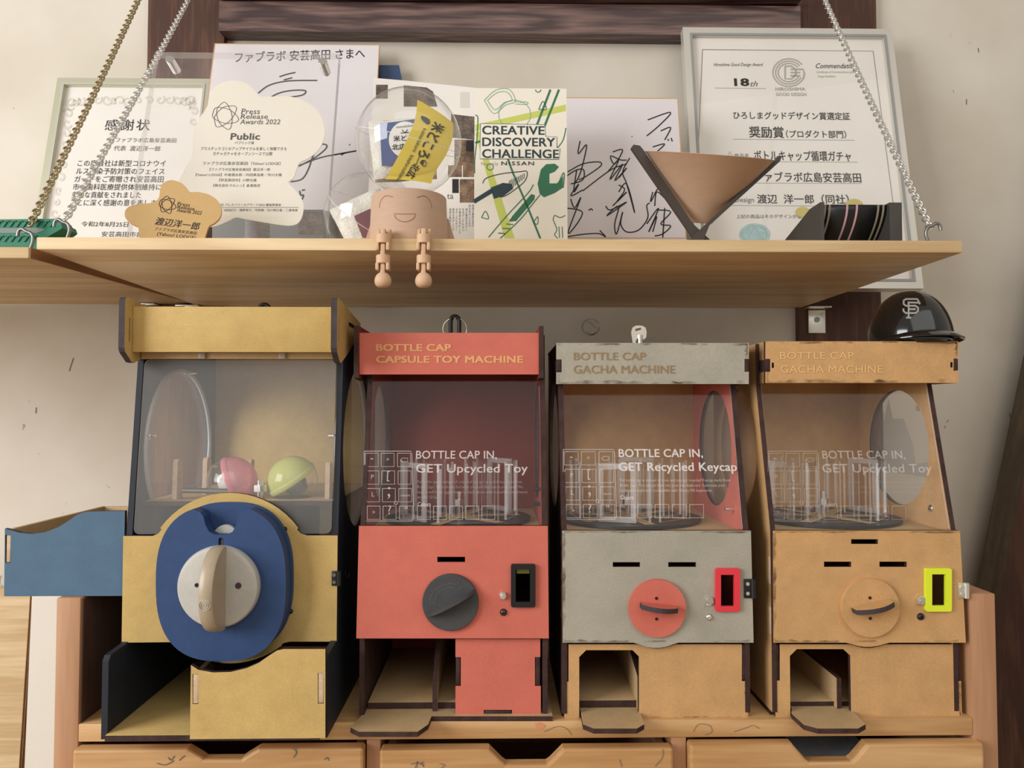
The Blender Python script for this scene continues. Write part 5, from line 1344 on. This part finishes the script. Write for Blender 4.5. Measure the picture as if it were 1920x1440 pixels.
# small risers that carry the board: grey box, ribbed tube
zg = b0.z-.001
gb = thing('grey_box', 'flat grey board box hidden behind the clear plaque under the autograph board', 'box', (atY(520, 430, 1.17).x, 1.18, ZS))
box(gb, 'carton', (atY(395, 430, 1.12).x, 1.125, ZS+.0003), (atY(606, 430, 1.12).x, 1.232, zg-.002), M['greyb'], .001)
pgb = PY(1.1249)
patch(gb, 'page_print', pgb, [[(560, 398), (606, 398), (606, 440), (560, 440)]], M['photo1'], .0003)
tb_ = thing('ribbed_tube', 'short grey ribbed fabric tube beside the kraft award card', 'tube', (atY(478, 440, 1.06).x, 1.06, ZS))
c = atY(478, 440, 1.05); prof_ = [(0, 0)]
ht_ = atY(478, 410, 1.05).z-ZS
for k in range(14): prof_ += [(.0158, ht_*k/14), (.0168, ht_*(k+.5)/14)]
prof_ += [(.015, ht_), (0, ht_)]
lathe(tb_, 'tube_body', (c.x, 1.06, ZS+.0003), (0, 0, 1), prof_, noisy('grey_fabric', (150, 150, 156), amt=.05, s1=80), 28)

pR = lean(1.05, ZS+.0004, 1.10, ZS+.24)
ab2 = autoboard('autograph board with three columns of black signatures beside the printed box', pR, [(1040, 184), (1271, 184), (1200, 447)], 1.1)
dv = pR.uv(1200, 447)[1]
bm_ = plate(ab2, 'card_lower', pR, [(pR.uv(1040, 184)[0], 0), (pR.uv(1271, 184)[0], 0), (pR.uv(1271, 184)[0], dv), (pR.uv(1040, 184)[0], dv)], (M['board'], M['goldedge']), th=.003, px=False)
cvs = lambda P: [(560+x*.375, 60+y*.375) for x, y in P]
sg = [[(1407, 545), (1398, 610), (1440, 565), (1410, 700), (1380, 760)], [(1345, 700), (1420, 660), (1500, 650), (1510, 670), (1440, 720), (1400, 740)], [(1340, 720), (1390, 690), (1425, 690), (1420, 740), (1360, 760)],
      [(1390, 690), (1375, 800), (1400, 760), (1360, 820), (1420, 790)], [(1420, 795), (1560, 690), (1640, 660)], [(1360, 835), (1380, 880), (1410, 830), (1345, 1010), (1420, 905), (1335, 880)], [(1450, 893), (1462, 884), (1470, 893)], [(1335, 1025), (1420, 1012), (1500, 1008), (1535, 1025), (1505, 992)],
      [(1570, 600), (1620, 590), (1580, 660), (1560, 620), (1610, 640), (1640, 640)], [(1545, 700), (1600, 640), (1555, 740), (1620, 660), (1580, 745), (1640, 680), (1600, 730)], [(1655, 630), (1620, 700), (1640, 760), (1680, 905), (1640, 760), (1600, 800)], [(1600, 765), (1630, 790), (1590, 850), (1640, 800), (1570, 870)],
      [(1535, 870), (1560, 890), (1640, 850), (1540, 920), (1600, 870), (1580, 960), (1590, 1010), (1620, 900), (1610, 960), (1640, 1000), (1700, 990), (1745, 930), (1740, 870), (1755, 855)],
      [(1745, 440), (1860, 402), (1800, 470), (1740, 520)], [(1810, 495), (1860, 478), (1830, 540)], [(1845, 535), (1850, 545)], [(1862, 530), (1868, 548)], [(1770, 575), (1830, 560), (1790, 600)], [(1665, 522), (1668, 524)],
      [(1770, 800), (1760, 850), (1800, 780), (1830, 830), (1790, 800), (1780, 870)], [(1740, 960), (1800, 880), (1750, 1000), (1790, 920), (1770, 1000)], [(1800, 890), (1860, 900), (1810, 960), (1860, 970), (1820, 1010), (1780, 1020)], [(1830, 880), (1820, 1030)]]
ink(ab2, 'autograph', pR, [cvs(s) for s in sg], 2.3, K)

# ------------------------------------------------------------------ booklet, folder
pM_ = lean(1.03, ZS+.0004, 1.085, ZS+.27)
bk = thing('open_booklet', 'open cream booklet with photographs and columns of text behind the clear capsule', 'booklet', (atY(780, 445, 1.02).x, 1.03, ZS))
U = lambda px, py: pM_.uv(px, py)
page = [U(700, 146), U(712, 148), U(760, 150), U(890, 163), (U(893, 300)[0], U(890, 163)[1]), (U(893, 300)[0], 0), (U(700, 300)[0], 0)]
plate(bk, 'page_block', pM_, [(U(893, 300)[0], 0), (U(893, 300)[0], U(890, 165)[1]), U(760, 151), U(700, 146), (U(700, 146)[0], 0)][::-1], (M['paper'], M['paper']), th=.004, px=False)
patch(bk, 'photo_print', pM_, [rect(705, 159, 727, 185), [(757, 160), (800, 164), (812, 172), (820, 200), (757, 200)], [(846, 214), (890, 219), (890, 262), (846, 258)]], M['photo1'])
patch(bk, 'photo_print', pM_, [rect(852, 262, 889, 310), rect(840, 310, 866, 332), rect(868, 310, 889, 332), rect(862, 336, 889, 380)], M['photo2'])
for r__ in (rect(848, 336, 860, 362), rect(874, 264, 888, 284)): patch(bk, 'photo_print', pM_, [r__], M['inkb'], .0004)
patch(bk, 'text_strip', pM_, [rect(863, 173, 880, 202)], M['inkt'])
txt(bk, 'ta', pM_, (838, 373), (850, 373), G, h=9)
cols = '\u5730\u57df\u306e\u7d20\u6750\u3092\u6d3b\u304b\u3057\u305f\u3082\u306e\u3065\u304f\u308a'
for k in range(8):
    x = 842+6.1*k; y0_ = 395 if k < 6 else 388
    o = txt(bk, '\n'.join(cols[(k*3) % 7:(k*3) % 7+8]), pM_, (x, y0_), (x+4, y0_), G, h=4.4, line=1.0, name='text_column')
# left page text seen below the board
nf = thing('blue_folder', 'navy blue folder edge standing behind the booklet', 'folder', (atY(732, 130, 1.15).x, 1.16, ZS))
pN = PY(1.232)
plate(nf, 'cover', pN, [(692, 122), (748, 122), (753, 148), (753, 300)]+[(753, zpx(753, 1.232)), (692, zpx(692, 1.232))], (M['navyf'],)*2, th=.006)

# ------------------------------------------------------------------ clear award plaque with cloud card
pQ = lean(.94, ZS+.0004, 1.02, ZS+.305)
Q = lambda px, py: pQ.uv(px, py)
ua, ub = (Q(297, 99)[0]+Q(230, 440)[0])/2, (Q(640, 110)[0]+Q(605, 440)[0])/2; vq = Q(450, 99)[1]
aw = thing('award_plaque', 'leaning clear acrylic award plaque holding a cream cloud-shaped card', 'award', tuple(pQ.at((ua+ub)/2, 0)))
plate(aw, 'clear_panel', pQ, rect(ua, 0, ub, vq), (M['acr2'], M['acredge']), th=.012, px=False)
for p in ((320, 114), (606, 118)):
    q = pQ.at(*Q(*p)); cyl(aw, 'standoff', q-pQ.n*.020, q+pQ.n*.004, .0058, M['metal'], 20, bev=.0006)
    
cloud = [(394, 172), (410, 158), (436, 151), (460, 155), (474, 166), (486, 180), (510, 181), (545, 181), (572, 190), (595, 207), (607, 232), (608, 258), (596, 282), (578, 297), (562, 305), (556, 318), (550, 334), (541, 342), (553, 356), (568, 378), (568, 400), (560, 417), (545, 423), (520, 421), (490, 416), (460, 411), (442, 408), (425, 416), (400, 425), (375, 420), (360, 400), (340, 380), (332, 350), (345, 320), (360, 290), (362, 255), (372, 225), (388, 200)]
pC = pQ.shift(-.0125)
plate(aw, 'cloud_card', pC, spline(cloud+[cloud[0]], 4)[:-1], (M['cream'], M['cream']), th=.0012)
pt_ = pC
def knot(T, pl, cx, cy, r, m):
    S = []
    for k in range(5):
        ph = 2*math.pi*k/5
        ph = math.pi*k/3+.3
        S.append([(cx+r*math.cos(a)*(1+.12*math.cos(3*a+k))*math.cos(ph)-r*.55*math.sin(a)*math.sin(ph), cy+r*math.cos(a)*(1+.12*math.cos(3*a+k))*math.sin(ph)+r*.55*math.sin(a)*math.cos(ph)) for a in [2*math.pi*i/16 for i in range(17)]])
    ink(T, 'knot_emblem', pl, S[:3], 1.1, m)
knot(aw, pt_, 421, 217, 25, K)
txt(aw, 'Press', pt_, (452, 214), (487, 214), K, h=10, shear=.1)
txt(aw, 'Release', pt_, (451, 223), (502, 223), K, h=9, shear=.1)
txt(aw, 'Awards 2022', pt_, (450, 233), (525, 233), K, h=9, shear=.1)
txt(aw, 'Public', pt_, (432, 262), (487, 262), K, h=12, bold=.02)
for s, a, b, y, h in (('\u30d1\u30d6\u30ea\u30c3\u30af\u8cde', 440, 476, 270, 5), ('\u30d7\u30e9\u30b9\u30c1\u30c3\u30af\u30b4\u30df\u306e\u30a2\u30c3\u30d7\u30b5\u30a4\u30af\u30eb\u3092\u697d\u3057\u304f\u4f53\u9a13\u3067\u304d\u308b', 376, 537, 281.5, 6), ('\u30ac\u30c1\u30e3\u30ac\u30c1\u30e3\u3092\u30aa\u30fc\u30d7\u30f3\u30bd\u30fc\u30b9\u3067\u516c\u958b', 399, 510, 291, 6),
                       ('\u30d5\u30a1\u30d6\u30e9\u30dc\u5e83\u5cf6\u5b89\u82b8\u9ad8\u7530\uff08Yahoo! LODGE\uff09', 380, 526, 309, 6), ('\u3010\u30d5\u30a1\u30d6\u30e9\u30dc\u5e83\u5cf6\u5b89\u82b8\u9ad8\u7530\u3011\u6e21\u8fba\u6d0b\u4e00\u90ce', 393, 506, 320, 5), ('\u3010Yahoo! LODGE\u3011\u4e2d\u5cf6\u614e\u592a\u90ce\uff0f\u5185\u7530\u771f\u7531\u7f8e\uff0f\u5e02\u5ddd\u5927\u967d', 367, 528, 330, 5), ('\u3010\u5b89\u82b8\u9ad8\u7530\u5e02\u3011\u5c0f\u91ce\u5149\u57fa', 411, 481, 340, 5), ('\u3010\u682a\u5f0f\u4f1a\u793e\u30de\u30eb\u30b7\u30f3\u3011\u5009\u5cf6\u8061\u53f2', 400, 488, 350, 5),
                       ('28\u65e5 \u30d7\u30ec\u30b9\u30ea\u30ea\u30fc\u30b9\u30a2\u30ef\u30fc\u30c92022 \u5be9\u67fb\u59d4\u54e1\u4f1a', 408, 527, 386, 4.5), ('\u6d25\uff0f\u6c60\u7530\u7d00\u884c\uff0f\u9060\u91ce\u6709\u4ee3\uff0f\u6cb3\u5bae\u7a42\uff0f\u53e4\u5ddd\u660e\u65e5\u9999\uff0f\u4e8c\u5cf6\u73e0\u7f8e', 408, 558, 396, 4.5)):
    txt(aw, s, pt_, (a, y), (b, y+.3), K, h=h)
ink(aw, 'rule_line', pt_, [[(398, 389), (560, 389)]], .9, G, smooth=False)

pK = lean(.88, ZS+.0004, .92, ZS+.11)
kr = thing('award_card', 'kraft brown cloud-shaped name card standing before the clear plaque', 'card', tuple(pK.at(pK.uv(325, 440)[0], 0)))
kc_ = [(300, 358), (303, 346), (314, 339), (325, 338), (340, 343), (350, 352), (357, 360), (372, 360), (392, 365), (408, 376), (415, 392), (412, 408), (402, 418), (392, 424), (387, 436), (384, 446), (380, 460), (272, 460), (262, 446), (260, 432), (259, 426), (246, 419), (235, 408), (235, 395), (243, 387), (258, 383), (285, 380), (297, 372)]
kcs = spline(kc_+[kc_[0]], 4)[:-1]
kq = [pK.uv(*p) for p in kcs]; kq = [(a, max(b, 0)) for a, b in kq]
kq2 = [kq[0]]
for a in kq[1:]:
    if (a[0]-kq2[-1][0])**2+(a[1]-kq2[-1][1])**2 > 1e-8: kq2.append(a)
plate(kr, 'card', pK, kq2, (M['kraft'], M['kraft']), th=.0025, px=False)
knot(kr, pK, 313, 384, 16, K)
txt(kr, 'Press', pK, (332, 385), (355, 388), K, h=6.5); txt(kr, 'Release', pK, (332, 391), (364, 395), K, h=6.5); txt(kr, 'Awards 2022', pK, (331, 397), (377, 403), K, h=6.5)
txt(kr, '\u6e21\u8fba\u6d0b\u4e00\u90ce', pK, (290, 420), (372, 431), K, h=13, bold=.004)
txt(kr, '\u30d5\u30a1\u30d6\u30e9\u30dc\u5e83\u5cf6\u5b89\u82b8\u9ad8\u7530', pK, (290, 431), (368, 440), K, h=5.5)
txt(kr, '(Yahoo! LODGE)', pK, (294, 441), (366, 449), K, h=6)

# ------------------------------------------------------------------ green rubber piece on the neighbouring shelf
gYf = .838
gp = PY(gYf)
gr_ = thing('rubber_block', 'green rubber block with herringbone relief at the left shelf end', 'rubber block', (atY(30, 450, gYf).x, .87, ZL))
zgb = ZL+.0004
gu = lambda px, py: gp.uv(px, py)
go = [(gu(-60, 411)[0], zgb), (gu(68, 455)[0], zgb), gu(80, 449), gu(112, 431), gu(117, 427), gu(114, 418), gu(108, 416), gu(105, 410), gu(-60, 412)]
plate(gr_, 'block', gp, go, (M['green'],)*2, th=.03, px=False)
patch(gr_, 'worn_strip', gp, [[(-60, 429), (70, 427), (85, 431), (70, 437), (-60, 437)]], M['greengrey'], .0003)
for row, (y0_, y1_) in enumerate(((413, 425), (441, 453))):
    bm = bmesh.new()
    for k in range(-5, 8):
        x = 4+k*12.5+row*2
        if row == 1 and x > 58: continue
        if x > 92: continue
        for P in ([(x, y1_), (x+2.4, y1_), (x+9, y0_+3), (x+6.6, y0_+3)], [(x+3, y0_), (x+12.5, y0_), (x+12.5, y0_+2.4), (x+3, y0_+2.4)]):
            plate(None, '', gp.shift(.0012), P, None, th=.0011, bm=bm)
    o = finish(bm, 'herringbone_relief', M['green'], gr_); o['kind'] = 'stuff'
